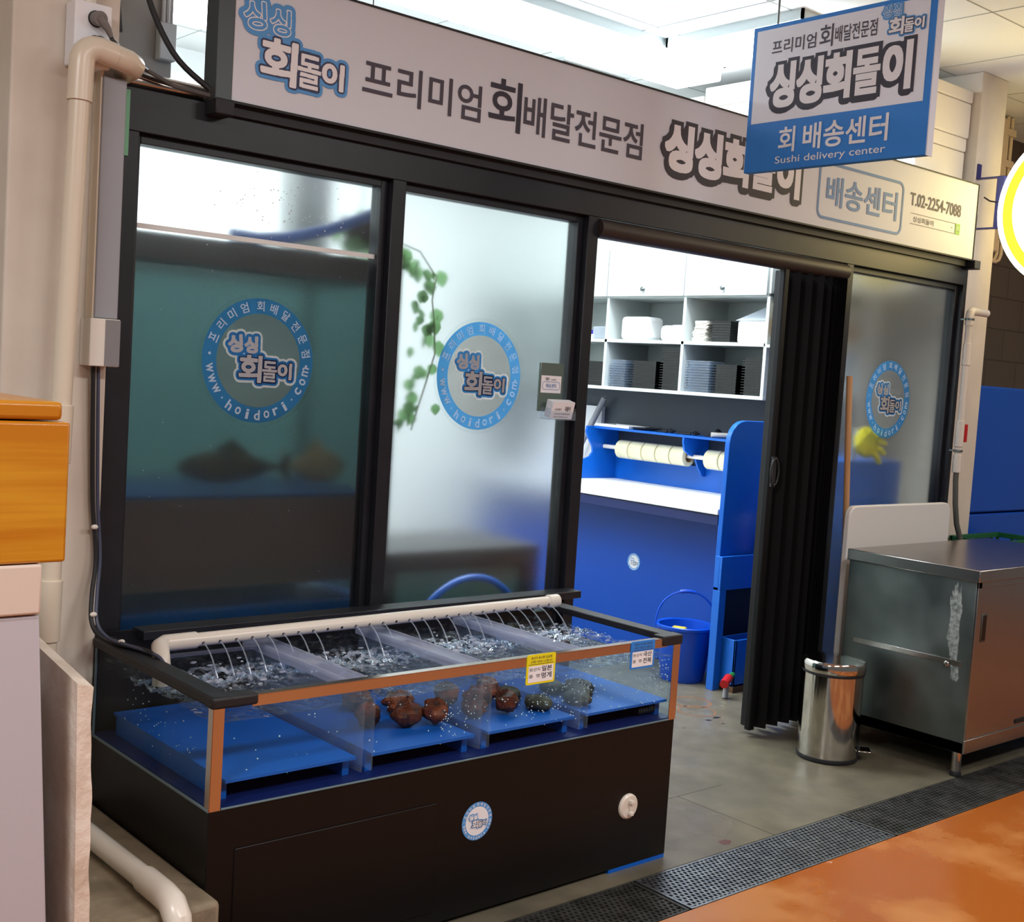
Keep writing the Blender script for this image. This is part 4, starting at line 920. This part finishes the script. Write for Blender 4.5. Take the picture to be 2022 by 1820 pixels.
b = B(); b.prism(rrect(-.08, .08, -.07, .07, .02), XY, 0, .075); o = b.build('lidded_box', clearmat('milky_box', (.9, .93, .96), milky=.6), bevel=.006); o.location = (4.84, 2.05, Z2_+.001); tag(o, 'milky plastic box in the upper left cubby', 'box')
t = thing('spray_bottle', (4.98, 2.04, Z2_), 'white bottle with red label behind the milky plastic box', 'bottle')
B().lathe([(.03, .001), (.032, .01), (.032, .11), (.014, .135), (.014, .155), (.0001, .156)], (4.985, 2.04, Z2_), 20).build('body', LOGOWHITE, t); b = B(); b.lathe([(.0325, .078), (.0325, .092)], (4.985, 2.04, Z2_), 20); b.build('label_band', RED, t)
t = thing('blue_jar', (4.80, 2.20, Z2_), 'small white jar with blue lid beside the milky box', 'jar')
B().lathe([(.024, .001), (.026, .03), (.0001, .031)], (4.80, 2.155, Z2_), 20).build('jar', LOGOWHITE, t); b = B(); b.lathe([(.027, .031), (.027, .055), (.0001, .056)], (4.80, 2.155, Z2_), 20); b.build('lid', pm('violet_blue', (50, 40, 150), .4), t)
# side shelf right of the wall cabinet
ss = thing('side_shelf', (4.98, .6, 1.74), 'small white bracket shelf right of the wall cabinet', 'shelf')
b = B(); b.box(4.71, 5.10, .44, .766, 1.735, 1.750); b.build('board', WHITE, ss); b = B(); b.box(4.74, 5.10, .44, .766, 2.03, 2.05); b.build('board', WHITE, ss); b = B(); b.box(5.085, 5.10, .44, .766, 1.735, 2.05); b.build('back', WHITE, ss)
for (z, h, m, nm, lab) in ((1.751, .045, FOAM, 'foam_tray', 'white foam tray under the brown carton on the side shelf'), (1.797, .085, pm('brown_carton', (186, 146, 96), .8), 'brown_carton', 'brown carton half hidden by the folding door'), (1.883, .09, pm('pale_carton', (206, 196, 174), .8), 'pale_carton', 'pale carton with dark window above the brown carton'), (1.974, .05, BT, 'black_case', 'black case on top of the cartons')):
    o = B().box(4.725, 5.06, .47, .755, z, z+h-.001).build(nm, m, bevel=.003); tag(o, lab, 'box')
# styrofoam boxes on top of the cabinets
def foambox(x0, x1, y0, y1, z0, z1, label, split=True):
    t = thing('foam_box', ((x0+x1)/2, (y0+y1)/2, z0), label, 'foam box', 'styrofoam boxes above the shop')
    zl = z1-(z1-z0)*.26
    b = B().box(x0+.004, x1-.004, y0+.004, y1-.004, z0, zl-.002); b.build('body', FOAM, t, bevel=.008)
    b = B().box(x0, x1, y0, y1, zl, z1); b.build('lid', FOAM, t, bevel=.008)
B().box(4.70, 5.10, .70, 2.4, 2.297, 2.303)
foambox(4.72, 5.09, 1.36, 1.62, 2.297, 2.73, 'white styrofoam box on the cabinet, lower one at the far end'); foambox(4.72, 5.09, 1.33, 1.60, 2.731, 3.10, 'white styrofoam box on the cabinet, upper one at the far end')
foambox(4.72, 5.09, .90, 1.33, 2.297, 2.73, 'large white styrofoam box on the cabinet, lower one left of the hanging sign'); foambox(4.72, 5.09, .86, 1.32, 2.731, 3.14, 'large white styrofoam box on the cabinet, upper one left of the hanging sign')
foambox(4.98, 5.40, .14, .46, 2.297-.08, 2.60, 'cream lit styrofoam box behind the right end of the fascia sign'); foambox(4.94, 5.405, .13, .46, 2.601, 2.86, 'second cream lit styrofoam box stacked behind the fascia sign'); foambox(4.90, 5.415, .12, .46, 2.861, 3.10, 'topmost cream lit styrofoam box beside the column')
struct(B().box(4.5, 5.42, .10, .72, 2.197, 2.2165).build('trim_platform', WHITE))

# ================================================================ BEHIND THE FROSTED WINDOWS
TEALG = film('teal_back', (146, 166, 164), .05, .72)
aq = thing('fish_tank_rack', (1.36, .45, 0), 'two tier dark fish tank rack behind the left frosted window', 'fish tank')
AX0, AX1, AY0, AY1 = .88, 1.95, .17, .75
b = B()
for q in ((AX0, AX1, AY0, AY0+.03), (AX0, AX1, AY1-.03, AY1), (AX0, AX0+.03, AY0+.03, AY1-.03), (AX1-.03, AX1, AY0+.03, AY1-.03)): b.box(*q, 1.78, 1.856)
b.build('top_rim', RUBBER, aq)
b = B()
for q in ((AX0, AX1, AY0, AY0+.03), (AX0, AX1, AY1-.03, AY1), (AX0, AX0+.03, AY0+.03, AY1-.03), (AX1-.03, AX1, AY0+.03, AY1-.03)): b.box(*q, .795, 1.070)
b.build('middle_band', pm('rack_charcoal', (50, 50, 52), .6), aq)
b = B(); b.box(AX0, AX1, AY0, AY1, .0, .36); b.build('base', RUBBER, aq)
for xx in (AX0, AX1-.03):
    b = B(); b.box(xx, xx+.03, AY0, AY0+.03, .36, 1.78); b.box(xx, xx+.03, AY1-.03, AY1, .36, 1.78); b.build('corner_post', RUBBER, aq)
B().box(AX0+.03, AX1-.03, AY1-.012, AY1-.004, .36, 1.78).build('back_panel', TEALG, aq)
TG = clearmat('green_tank_water', (.74, .84, .85), ior=1.1, milky=.12, milk=(80, 120, 118))
for xx in (AX0+.002, AX1-.008): B().box(xx, xx+.006, AY0+.03, AY1-.012, .80, 1.78).build('side_panel', TEALG, aq)
B().box(AX0+.01, AX1-.01, AY0+.004, AY0+.012, 1.07, 1.78).build('tank_glass', TG, aq)
B().box(AX0+.01, AX1-.01, AY0+.004, AY0+.012, .36, .795).build('tank_glass', TG, aq)
B().box(AX0+.03, AX1-.03, AY0+.06, AY1-.02, .50, .72).build('blue_basket', pm('basket_blue', (44, 118, 214), .5), aq, bevel=.01)
b = B(); b.box(AX0+.02, AX1-.02, AY0+.05, AY1-.02, 1.071, 1.078); b.build('tank_floor', BLUEP, aq)
FB = pm('fish_brown', (92, 66, 50), .5, noise=12, rgb2=(120, 84, 60)); FT = pm('fish_tan', (240, 176, 124), .5)
def fish(x, y, z, ln, h, mat, label, flip=1):
    t = thing('fish', (x, y, z-h/2), label, 'fish')
    b = B(); P = []; n = 14; m = 16
    for i in range(m+1):
        u = i/m; r = math.sin(math.pi*min(1, u*.97+.02))**.7*(1-.45*u)
        P.append((x+flip*(u-.5)*ln, r))
    vs = []; fs = []
    for (px, r) in P: vs += [(px, y+h*.32*r*math.cos(2*math.pi*j/n), z+h*.5*r*math.sin(2*math.pi*j/n)) for j in range(n)]
    for i in range(m):
        for j in range(n): fs.append((i*n+j, i*n+(j+1) % n, (i+1)*n+(j+1) % n, (i+1)*n+j))
    b.add(vs, fs); b.build('body', mat, t, smooth=180)
    e = x+flip*.47*ln
    b = B(); b.prism([(e, z), (e+flip*.16*ln, z+h*.38), (e+flip*.12*ln, z), (e+flip*.16*ln, z-h*.38)], XZ, y-.004, y+.004); b.build('tail_fin', mat, t)
    b = B(); b.prism([(x-flip*.15*ln, z+h*.42), (x+flip*.02*ln, z+h*.70), (x+flip*.22*ln, z+h*.30)], XZ, y-.003, y+.003); b.build('dorsal_fin', mat, t)
    b = B(); b.blob((x-flip*.40*ln, y-h*.17, z+h*.08), (.008, .006, .008), 10, 6); b.build('eye', RUBBER, t)
fish(1.43, .34, 1.155, .36, .13, FB, 'dark brown fish resting on the floor of the upper rack tank')
fish(1.77, .36, 1.155, .22, .14, FT, 'tan fish at the right side of the upper rack tank', -1)
b = B(); b.tube([(1.33, .215, 1.882), (1.42, .21, 1.880), (1.51, .20, 1.890), (1.67, .20, 1.935), (1.85, .20, 2.015), (1.94, .20, 2.07)], .020, 14)
tag(b.build('blue_hose', BLUEP), 'blue hose lying over the top of the fish tank rack', 'hose')
b = B(); b.box(1.79, 1.93, .60, .74, 1.857, 2.24); tag(b.build('pump_box', pm('grey_pump', (168, 174, 174), .5), bevel=.01), 'grey pump box standing on top of the fish tank rack', 'pump')
# small tank stand behind the middle window
st = thing('low_tank_stand', (2.55, .75, 0), 'low black framed tank stand behind the middle frosted window', 'fish tank')
SX0, SX1, SY0, SY1 = 2.03, 2.775, .30, .75
b = B(); b.box(SX0, SX1, SY0, SY1, .775, .848); b.build('top_frame', RUBBER, st)
for xx, yy in ((SX0, SY0), (SX1-.06, SY0), (SX0, SY1-.06), (SX1-.06, SY1-.06)): B().box(xx, xx+.06, yy, yy+.06, 0, .775).build('leg', RUBBER, st)
B().box(SX0+.03, SX1-.03, SY0+.05, SY1-.03, .28, .774).build('tank_body', pm('teal_tank', (84, 124, 120), .4), st)
B().box(SX0, SX1, SY0, SY1, .22, .28).build('lower_frame', RUBBER, st)
hc = Vector((2.283, .115, .56))
b = B(); b.tube([hc+Vector((.262*math.cos(2*math.pi*i/48), .02*math.sin(4*math.pi*i/48), .218*math.sin(2*math.pi*i/48))) for i in range(48)], .0125, 12, closed=True)
o = b.build('hose_coil', BLUEP); tag(o, 'blue hose coil arched close behind the middle frosted window', 'hose')
b = B(); b.box(1.99, 2.58, .075, .16, 0, .335); tag(b.build('hose_stand', RUBBER), 'dark block carrying the blue hose coil behind the window', 'stand')
# hanging vine
LEAF = film('vine_leaf', (112, 156, 100), 0.0, .62); vn = thing('hanging_vine', (1.99, .12, 1.3), 'green trailing vine hanging behind the middle frosted window', 'plant')
stem = [Vector((1.90, .16, 1.93)), Vector((1.98, .12, 1.90)), Vector((2.035, .095, 1.82)), Vector((2.02, .09, 1.74)), Vector((2.03, .082, 1.66)), Vector((2.04, .085, 1.56)), Vector((2.02, .10, 1.46)), Vector((1.995, .11, 1.36)), Vector((1.985, .12, 1.30))]
B().tube(stem, .0025, 6).build('stem', pm('vine_stem', (90, 110, 50), .6), vn)
rnd = random.Random(21); leaves = []
def leaf(c, ln, M):
    b = B(); P = [(0, 0), (.35, .22), (.42, .55), (.22, .85), (0, 1.05), (-.22, .85), (-.42, .55), (-.35, .22)]
    vs = [Vector((p[0]*ln, .10*ln*(1-abs(p[0])*3)*p[1], -p[1]*ln)) for p in P] + [Vector((0, .12*ln, -.5*ln))]
    b.add([c+M @ v for v in vs], [(i, (i+1) % 8, 8) for i in range(8)]); b.build('leaf', LEAF, vn, smooth=180)
from mathutils import Euler
for k in range(52):
    u = rnd.random()*7.9; i = int(u); p = stem[i].lerp(stem[i+1], u-i) + Vector((rnd.gauss(0, .022), rnd.uniform(.0, .09), rnd.gauss(0, .02)))
    p.y = max(p.y, .098)
    if p.x < 1.985: p.z = max(p.z, 1.0)
    leaf(p, rnd.uniform(.03, .062), Euler((rnd.uniform(-.5, .3), rnd.uniform(-.3, .3), rnd.uniform(-1.2, 1.2))).to_matrix())
for k in range(46):
    p = Vector((1.89+rnd.gauss(0, .05), .33+rnd.uniform(-.14, .12), 1.93+rnd.gauss(0, .05))); p.y = max(p.y, .10); p.z = max(p.z, 1.935 if p.x < 1.98 else 1.86)
    leaf(p, rnd.uniform(.04, .07), Euler((rnd.uniform(-.6, .6), rnd.uniform(-.5, .5), rnd.uniform(-3, 3))).to_matrix())
t = thing('hanging_pot', (1.855, .29, 1.90), 'dark hanging pot holding the vine behind the window post', 'pot')
B().lathe([(.05, .0), (.07, .09), (.074, .10), (.06, .10)], (1.855, .29, 1.90), 24).build('pot', RUBBER, t); b = B(); b.tube([(1.855, .29, 1.99), (1.855, .29, 3.2)], .002, 6); b.build('hanging_wire', RUBBER, t)
# behind the right window
b = B(); b.box(4.42, 5.09, .155, .34, 0, 1.20); tag(b.build('blue_container', BLUEP, bevel=.01), 'tall blue container close behind the right frosted window', 'container')
t = thing('rubber_gloves', (4.72, .105, 1.22), 'yellow rubber gloves hung close behind the right frosted window', 'gloves')
b = B(); b.blob((4.70, .12, 1.29), (.088, .022, .068), 18, 12, .22, 5); b.build('palm', YELLOW, t, smooth=180)
for k, (dx, dz, a) in enumerate(((.06, .035, .15), (.075, .01, -.05), (.07, -.02, -.3), (.05, -.045, -.6))):
    c = Vector((4.70+dx, .115, 1.29+dz)); b = B(); b.tube([c, c+Vector((.045*math.cos(a), -.006, .045*math.sin(a))), c+Vector((.075*math.cos(a), -.008, .075*math.sin(a)-.01))], [.017, .016, .011], 10); b.build('finger', YELLOW, t)
b = B(); b.tube([(4.64, .135, 1.36), (4.64, .15, 1.20)], .012, 8); b.build('hook', GREYPVC, t)

# ================================================================ CEILING FIXTURES
GLOW = emis('tube_glow', (235, 246, 255), 16.0)
def fixture(x0, x1, y0, y1, label):
    t = thing('ceiling_light', ((x0+x1)/2, (y0+y1)/2, 3.155), label, 'ceiling light', 'strip lights over the shop')
    b = B(); b.box(x0, x1, y0, y0+.012, 3.155, CZ); b.box(x0, x1, y1-.012, y1, 3.155, CZ); b.box(x0, x0+.012, y0, y1, 3.155, CZ); b.box(x1-.012, x1, y0, y1, 3.155, CZ); b.build('housing', WHITE, t)
    B().box(x0+.012, x1-.012, y0+.012, y1-.012, 3.085, 3.154).build('diffuser', GLOW, t, bevel=.01)
fixture(2.2, 4.5, 1.0, 1.33, 'long bright strip light on the ceiling above the shop'); fixture(4.03, 4.29, .18, 1.35-.36, 'short bright strip light behind the hanging sign'); fixture(.9, 2.9, 2.15, 2.45, 'strip light at the rear of the shop ceiling')
t = thing('ceiling_vent', (4.2, 1.70, 3.18), 'slotted metal vent in the ceiling above the fascia sign', 'vent')
b = B(); b.box(3.98, 4.48, 1.665, 1.755, 3.188, CZ); b.build('frame', WHITE, t); b = B(); b.box(4.0, 4.46, 1.683, 1.70, 3.184, 3.188); b.box(4.0, 4.46, 1.72, 1.737, 3.184, 3.188); b.build('slots', pm('vent_dark', (110, 108, 100), .6), t)

# ================================================================ LEFT SIDE: PIPES, BOXES
pp = thing('drain_pipe', (.70, -.13, .28), 'cream plastic drain pipe standing in front of the left pier', 'pipe')
T0, T1 = Vector((.722, -.125, 2.20)), Vector((.690, -.125, .80))
dd = (T1-T0).normalized()
b = B(); b.tube([T0+dd*.06, T0+dd*.88], .0262, 20); b.tube([T0+dd*.86, T1+dd*.10], .0262, 20); b.build('pipe', PVCC, pp)
b = B(); b.tube([T0+dd*.84, T0+dd*.99], .0315, 20); b.build('collar', PVCC, pp, bevel=.002)
b = B(); b.tube([T1-dd*.11, T1+dd*.05], .0315, 20); b.build('collar', PVCC, pp, bevel=.002)
b = B(); b.tube([T1+dd*.04, Vector((.682, -.125, .30))], .024, 16); b.build('lower_pipe', PVCC, pp)
E0 = Vector((.722, -.125, 2.262))
b = B(); b.tube([T0+dd*.075, T0-dd*.005] + [E0+Vector((.04-.04*math.cos(R_(a)), .0, -.04+.04*math.sin(R_(a)))) for a in (15, 35, 55, 75, 90)] + [E0+Vector((.085, .004, -.006))], .0315, 24); b.build('elbow', PVCC, pp)
b = B(); b.tube([E0+Vector((.080, .004, -.006)), E0+Vector((.125, .010, -.013)), E0+Vector((.145, .025, -.016)), E0+Vector((.152, .05, -.017)), E0+Vector((.156, .155, -.02))], .0305, 24); b.build('elbow', PVCC, pp)
b = B(); b.tube([E0+Vector((.19, .155, -.018)), E0+Vector((1.1, .155, -.02))], .025, 20)
o = B().tube([(.885, .055, 2.243), (1.75, .055, 2.243)], .027, 20).build('conduit', ALU); tag(o, 'silver conduit lying along the top of the black header', 'conduit')
ob = thing('outlet_box', (.76, -.06, 2.23), 'white socket box with two plugs on the left pier', 'socket')
B().box(.716, .812, -.085, -.021, 2.225, 2.385).build('box', LOGOWHITE, ob, bevel=.004)
SOC = pm('grey_plug', (116, 110, 108), .5)
for zz, m, dx in ((2.345, SOC, 0), (2.283, RUBBER, 0)):
    b = B(); b.tube([(.770, -.0862, zz), (.770, -.0885, zz)], .021, 20); b.build('socket_hole', RUBBER, ob)
    b = B(); b.tube([(.770, -.088, zz), (.771, -.115, zz-.003)], .0185, 18); b.tube([(.771, -.108, zz-.002), (.790, -.116, zz-.026), (.800, -.115, zz-.044)], [.014, .009, .006], 10); b.build('plug', m, ob)
b = B(); b.tube([(.765, -.05, 2.385), (.765, -.045, 3.2)], .016, 14); b.build('conduit', PVCC, ob)
b = B(); b.tube([(.80, -.115, 2.30), (.86, -.07, 2.245+.03), (.95, .0, 2.2455+.02), (1.02, -.02, 2.235), (1.12, -.03, 2.228)], .006, 8); tag(b.build('power_cord', pm('grey_cable', (84, 82, 80), .5)), 'grey power cord running from the socket box to the sign bracket', 'cable')
for pts_, lab in (([(.90, .03, 3.2), (.905, .03, 2.75), (.94, .02, 2.50), (1.02, .0, 2.33), (1.12, -.03, 2.245)], 'thick black cable hanging from the ceiling to the sign bracket'), ([(.872, .02, 3.2), (.862, .02, 2.7), (.845, .0, 2.45), (.85, -.01, 2.33), (.90, .02, 2.27), (1.0, .01, 2.245), (1.12, -.02, 2.235)], 'thin black cable looping behind the cream pipe elbow'), ([(.885, .05, 3.2), (.88, .05, 2.7), (.872, .04, 2.5), (.885, .04, 2.36)], 'grey cable hanging beside the thick black cable')):
    P = [Vector(p) for p in pts_]; Q = []
    for i in range(len(P)-1):
        for k in range(6):
            t_ = k/6; p0, p1, p2, p3 = P[max(i-1, 0)], P[i], P[i+1], P[min(i+2, len(P)-1)]
            Q.append(.5*((2*p1)+(p2-p0)*t_+(2*p0-5*p1+4*p2-p3)*t_**2+(3*p1-p0-3*p2+p3)*t_**3))
    Q.append(P[-1]); b = B(); b.tube(Q, .0085 if 'thick' in lab else .005, 8); tag(b.build('hanging_cable', RUBBER if 'black' in lab else SOC), lab, 'cable')
sv = thing('service_panel', (1.08, .37, 2.24), 'grey metal service panel with clip box above the left end of the header', 'panel')
B().box(.90, 1.184, .36, .40, 2.24, CZ).build('plate', pm('warm_grey_plate', (150, 144, 138), .5), sv, bevel=.003)
B().box(1.128, 1.182, .325, .359, 2.385, 2.495).build('clip_box', pm('pale_grey_box', (196, 196, 194), .45), sv, bevel=.004)
for xx in (1.145, 1.160): b = B(); b.tube([(xx, .345, 2.49), (xx, .345, CZ)], .006, 8); b.build('thin_conduit', pm('pale_grey_box', (196, 196, 194), .45), sv)
struct(B().box(.862, 1.19, .40, .60, 2.215, CZ).build('wall_left_return', PAINT))
tr_ = thing('cable_trunking', (.83, -.03, 1.59), 'grey metal cable trunking between pier and black frame', 'trunking')
B().box(.800, .864, -.075, -.022, 1.588, 2.212).build('cover', GREYPVC, tr_, bevel=.003); B().box(.7955, .802, -.070, -.022, 1.588, 2.24).build('side_flange', PVCC, tr_)
B().box(.872, .904, -.004, .0, 2.03, 2.205).build('green_tape', pm('green_tape', (120, 190, 150), .5), tr_)
jb = thing('junction_box', (.82, -.05, 1.46), 'white and grey junction box under the cable trunking', 'junction box')
B().box(.786, .866, -.088, -.021, 1.462, 1.587).build('cover', pm('box_white', (222, 216, 206), .5), jb, bevel=.002); B().box(.826, .8665, -.0895, -.087, 1.464, 1.585).build('grey_front', pm('box_grey', (128, 126, 128), .5), jb)
for r_w, off, lab in ((.0065, 0, 'black power cable running down the frame to the seafood tank'), (.005, .014, 'grey power cable running down the frame to the seafood tank')):
    P = [Vector(p) for p in [(.815+off, -.045, 1.46), (.822+off, -.04, 1.3), (.832+off, -.035, 1.1), (.845+off*.8, -.04, .95), (.83+off, -.06, .85), (.822+off, -.085, .78), (.835+off, -.12, .745), (.868, -.155-off, .7305+off*.4), (.895, -.23-off, .731), (.905, -.31-off, .728), (.918, -.34, .70), (.93, -.35, .66)]]; Q = []
    for i in range(len(P)-1):
        for k in range(6):
            t_ = k/6; p0, p1, p2, p3 = P[max(i-1, 0)], P[i], P[i+1], P[min(i+2, len(P)-1)]
            Q.append(.5*((2*p1)+(p2-p0)*t_+(2*p0-5*p1+4*p2-p3)*t_**2+(3*p1-p0-3*p2+p3)*t_**3))
    b = B(); b.tube(Q, r_w, 8); o = b.build('tank_cable', RUBBER if not off else pm('blue_grey_cable', (70, 76, 98), .4)); tag(o, lab, 'cable')
for p, lab in (((.836, -.045, 1.03), 'white cable clip on the frame above the bend of the cables'), ((.826, -.085, .80), 'white cable clip at the lowest bend of the cables'), ((.872, -.165, .738), 'white cable clip above the tank rim')):
    o = B().blob(p, (.010, .008, .007), 10, 6).build('cable_clip', PVCW); tag(o, lab, 'clip')
b = B(); b.tube([(.730, -.16, .302), (.735, -.52, .302), (.737, -.60, .302)], .026, 18)
b = B(); lp_ = thing('ledge_pipe', (.735, -.45, .1), 'white plastic pipe lying on the concrete ledge and turning down', 'pipe')
b.tube([(.730, -.10, .300), (.737, -.70, .300)], .026, 20); b.build('pipe', PVCW, lp_)
b = B(); b.tube([(.737, -.66, .300), (.737, -.76, .300), (.737, -.80, .295), (.737, -.828, .272), (.737, -.836, .23), (.737, -.836, .12)], .031, 20); b.build('elbow', PVCW, lp_)
b = B(); b.tube([(.737, -.836, .14), (.737, -.836, .0)], .026, 18); b.build('down_pipe', PVCW, lp_)
# boxes at the left edge
TAPEY = pm('yellow_tape', (188, 116, 10), .34, noise=3, rgb2=(204, 142, 30), stretch=(.4, .4, 9), coat=.3, ramp=(.42, .58))
yb = thing('taped_box', (.10, -.80, 1.10), 'yellow tape wrapped foam box standing on the tall white crate', 'box')
b = B(); b.box(-.30, .412, -.95, -.60, 1.100, 1.366); M9 = Matrix.Rotation(R_(1.0), 3, 'Y'); b.build('body', TAPEY, yb, bevel=.006)
b = B(); b.box(-.30, .398, -.945, -.60, 1.369, 1.404); b.build('lid', TAPEY, yb, bevel=.008)
wb = thing('foam_crate', (.05, -.75, 0), 'tall white foam crate with lid under the yellow taped box', 'box')
b = B(); b.box(-.30, .362, -.945, -.62, .0, 1.0); b.v = [Vector((q.x+(.058*(1.1-q.z) if q.x > 0 else 0), q.y, q.z)) for q in b.v]; b.build('body', pm('grey_white_foam', (184, 180, 187), .8), wb, bevel=.004)
b = B(); b.box(-.31, .368, -.952, -.61, 1.003, 1.098); b.build('lid', pm('pinkish_foam', (212, 194, 180), .8), wb, bevel=.005)
b = B(); b.box(0, .042, 0, .36, 0, .86)
b.v = [Vector((q.x, q.y, q.z)) for q in b.v]
# rough edged foam sheet
b = B(); rnd = random.Random(8)
def edge(z): return .0025*math.sin(23*z)+.0016*math.sin(61*z+1)
nz = 40
vs = []
for k in range(nz+1):
    z = .858*k/nz; e_ = edge(z)*(1 if k < nz else 2)
    dz = -.012 if k == nz else 0
    vs += [(.470+e_*.4, -.94+e_, z), (.502+e_*.5, -.935-e_*.4, z+dz), (.502, -.42, z+(.058 if k == nz else 0)), (.470, -.42, z+(.07 if k == nz else 0))]
fs_ = []
for k in range(nz):
    for j in range(4): fs_.append((k*4+j, k*4+(j+1) % 4, (k+1)*4+(j+1) % 4, (k+1)*4+j))
fs_ += [(3, 2, 1, 0), (nz*4, nz*4+1, nz*4+2, nz*4+3)]
b.add(vs, fs_); M8 = Matrix.Rotation(R_(-1.5), 3, 'Y'); b.xf(M8, (.5, -.9, 0))
o = b.build('foam_sheet', pm('old_foam', (230, 220, 208), .85, noise=9, rgb2=(206, 190, 172), bump=(40, .4, .01))); tag(o, 'broken thick foam sheet standing on edge beside the white crate', 'foam sheet')

# ================================================================ RIGHT SIDE
rp = thing('water_pipe', (5.30, -.03, .85), 'white water pipe with elbow and red valve on the column', 'pipe')
def vp(px, py): return Vector((px, -.045, py))
b = B(); b.tube([(5.275, -.045, 1.20), (5.272, -.045, 1.95)], .0165, 16); b.build('pipe', PVCW, rp)
b = B(); b.tube([(5.272, -.045, 1.90), (5.272, -.045, 1.945), (5.277, -.045, 1.963), (5.290, -.045, 1.972), (5.33, -.045, 1.972)], .021, 16); b.build('elbow', PVCW, rp)
b = B(); b.tube([(5.32, -.045, 1.972), (5.435, -.045, 1.972)], .0195, 16); b.build('branch', PVCW, rp)
for za, zb in ((1.70, 1.81), (1.29, 1.42), (1.16, 1.25)):
    b = B(); b.tube([(5.274, -.045, za), (5.274, -.045, zb)], .0215, 16); b.build('coupling', PVCW, rp, bevel=.002)
for zz in (1.93, 1.27): b = B(); b.tube([(5.273, -.045, zz-.005), (5.273, -.045, zz+.005)], .0235, 16); b.box(5.268, 5.28, -.045, 0, zz-.004, zz+.004); b.build('clamp', STEELD, rp)
vl = B(); vl.box(5.296, 5.306, -.055, -.035, 1.345, 1.375); vl.tube([(5.322, -.045, 1.315), (5.322, -.045, 1.405)], [.014, .014], 10); vl.build('valve_handle', RED, rp, bevel=.003)
b = B(); b.tube([(5.275, -.045, 1.17), (5.276, -.045, 1.12), (5.285, -.05, 1.0), (5.305, -.055, .90), (5.34, -.07, .80), (5.38, -.08, .60), (5.39, -.08, .02)], .014, 12); tag(b.build('grey_hose', pm('grey_hose', (88, 88, 82), .6)), 'grey hose hanging from the white water pipe down beside the column', 'hose')
bx = thing('blue_bin', (6.0, .3, 0), 'big blue stacked containers right of the column', 'container')
b = B(); b.box(5.70, 6.9, .12, .60, .92, 1.612); b.build('upper_container', BLUED, bx, bevel=.01); b = B(); b.box(5.70, 6.9, .125, .60, 0, .912); b.build('lower_container', BLUED, bx, bevel=.01); b = B(); b.box(5.69, 5.74, .20, .60, 1.612, 1.66); b.build('corner_lug', BLUED, bx)
GREEN = pm('crate_green', (20, 92, 52), .45)
def crate(z, label):
    t = thing('green_crate', (5.7, -.03, z), label, 'crate', 'green crates behind the steel cabinet')
    x0, x1, y0, y1, h = 5.46, 5.95, -.20, .055, .272
    b = B(); b.box(x0, x1, y0, y1, z, z+.012)
    for k in range(8): xx = x0+(x1-x0-.012)*k/7; b.box(xx, xx+.012, y0, y0+.01, z, z+h); b.box(xx, xx+.012, y1-.01, y1, z, z+h)
    for k in range(4): yy = y0+(y1-y0-.012)*k/3; b.box(x0, x0+.01, yy, yy+.012, z, z+h); b.box(x1-.01, x1, yy, yy+.012, z, z+h)
    b.build('basket', GREEN, t)
    b = B(); b.box(x0-.008, x1+.008, y0-.008, y0+.014, z+h-.026, z+h); b.box(x0-.008, x1+.008, y1-.014, y1+.008, z+h-.026, z+h); b.box(x0-.008, x0+.014, y0, y1, z+h-.026, z+h); b.box(x1-.014, x1+.008, y0, y1, z+h-.026, z+h); b.build('rim', GREEN, t, bevel=.003)
for k, lab in enumerate(('lowest green plastic crate of the stack behind the steel cabinet', 'middle green plastic crate of the stack behind the steel cabinet', 'top green plastic crate of the stack showing above the steel cabinet')):
    crate(.274*k, lab)
mb = thing('meter_box', (6.2, .5, 2.33), 'beige meter box with clipped conduits right of the column', 'meter box')
BEIGE = pm('beige_plastic', (206, 186, 160), .5)
b = B(); b.box(6.02, 6.36, .42, .74, 2.40, 3.17); b.build('box', BEIGE, mb, bevel=.01)
for k, xx in enumerate((6.40, 6.45)):
    b = B(); b.tube([(xx, .45, 3.19), (xx, .45, 2.40), (xx-.02, .45, 2.365), (xx-.06, .45, 2.35), (6.05, .45, 2.35)], .011, 10); b.build('conduit', BEIGE, mb)
for zz in (2.48, 2.70, 2.90, 3.08): b = B(); b.box(6.36, 6.47, .43, .45, zz, zz+.04); b.build('clip', BEIGE, mb)
o = B().tube([(6.62, .73, 0), (6.62, .73, 2.6)], .02, 12).build('wall_conduit', pm('wall_grey_conduit', (90, 80, 72), .6)); tag(o, 'grey conduit running down the dark block wall', 'conduit')
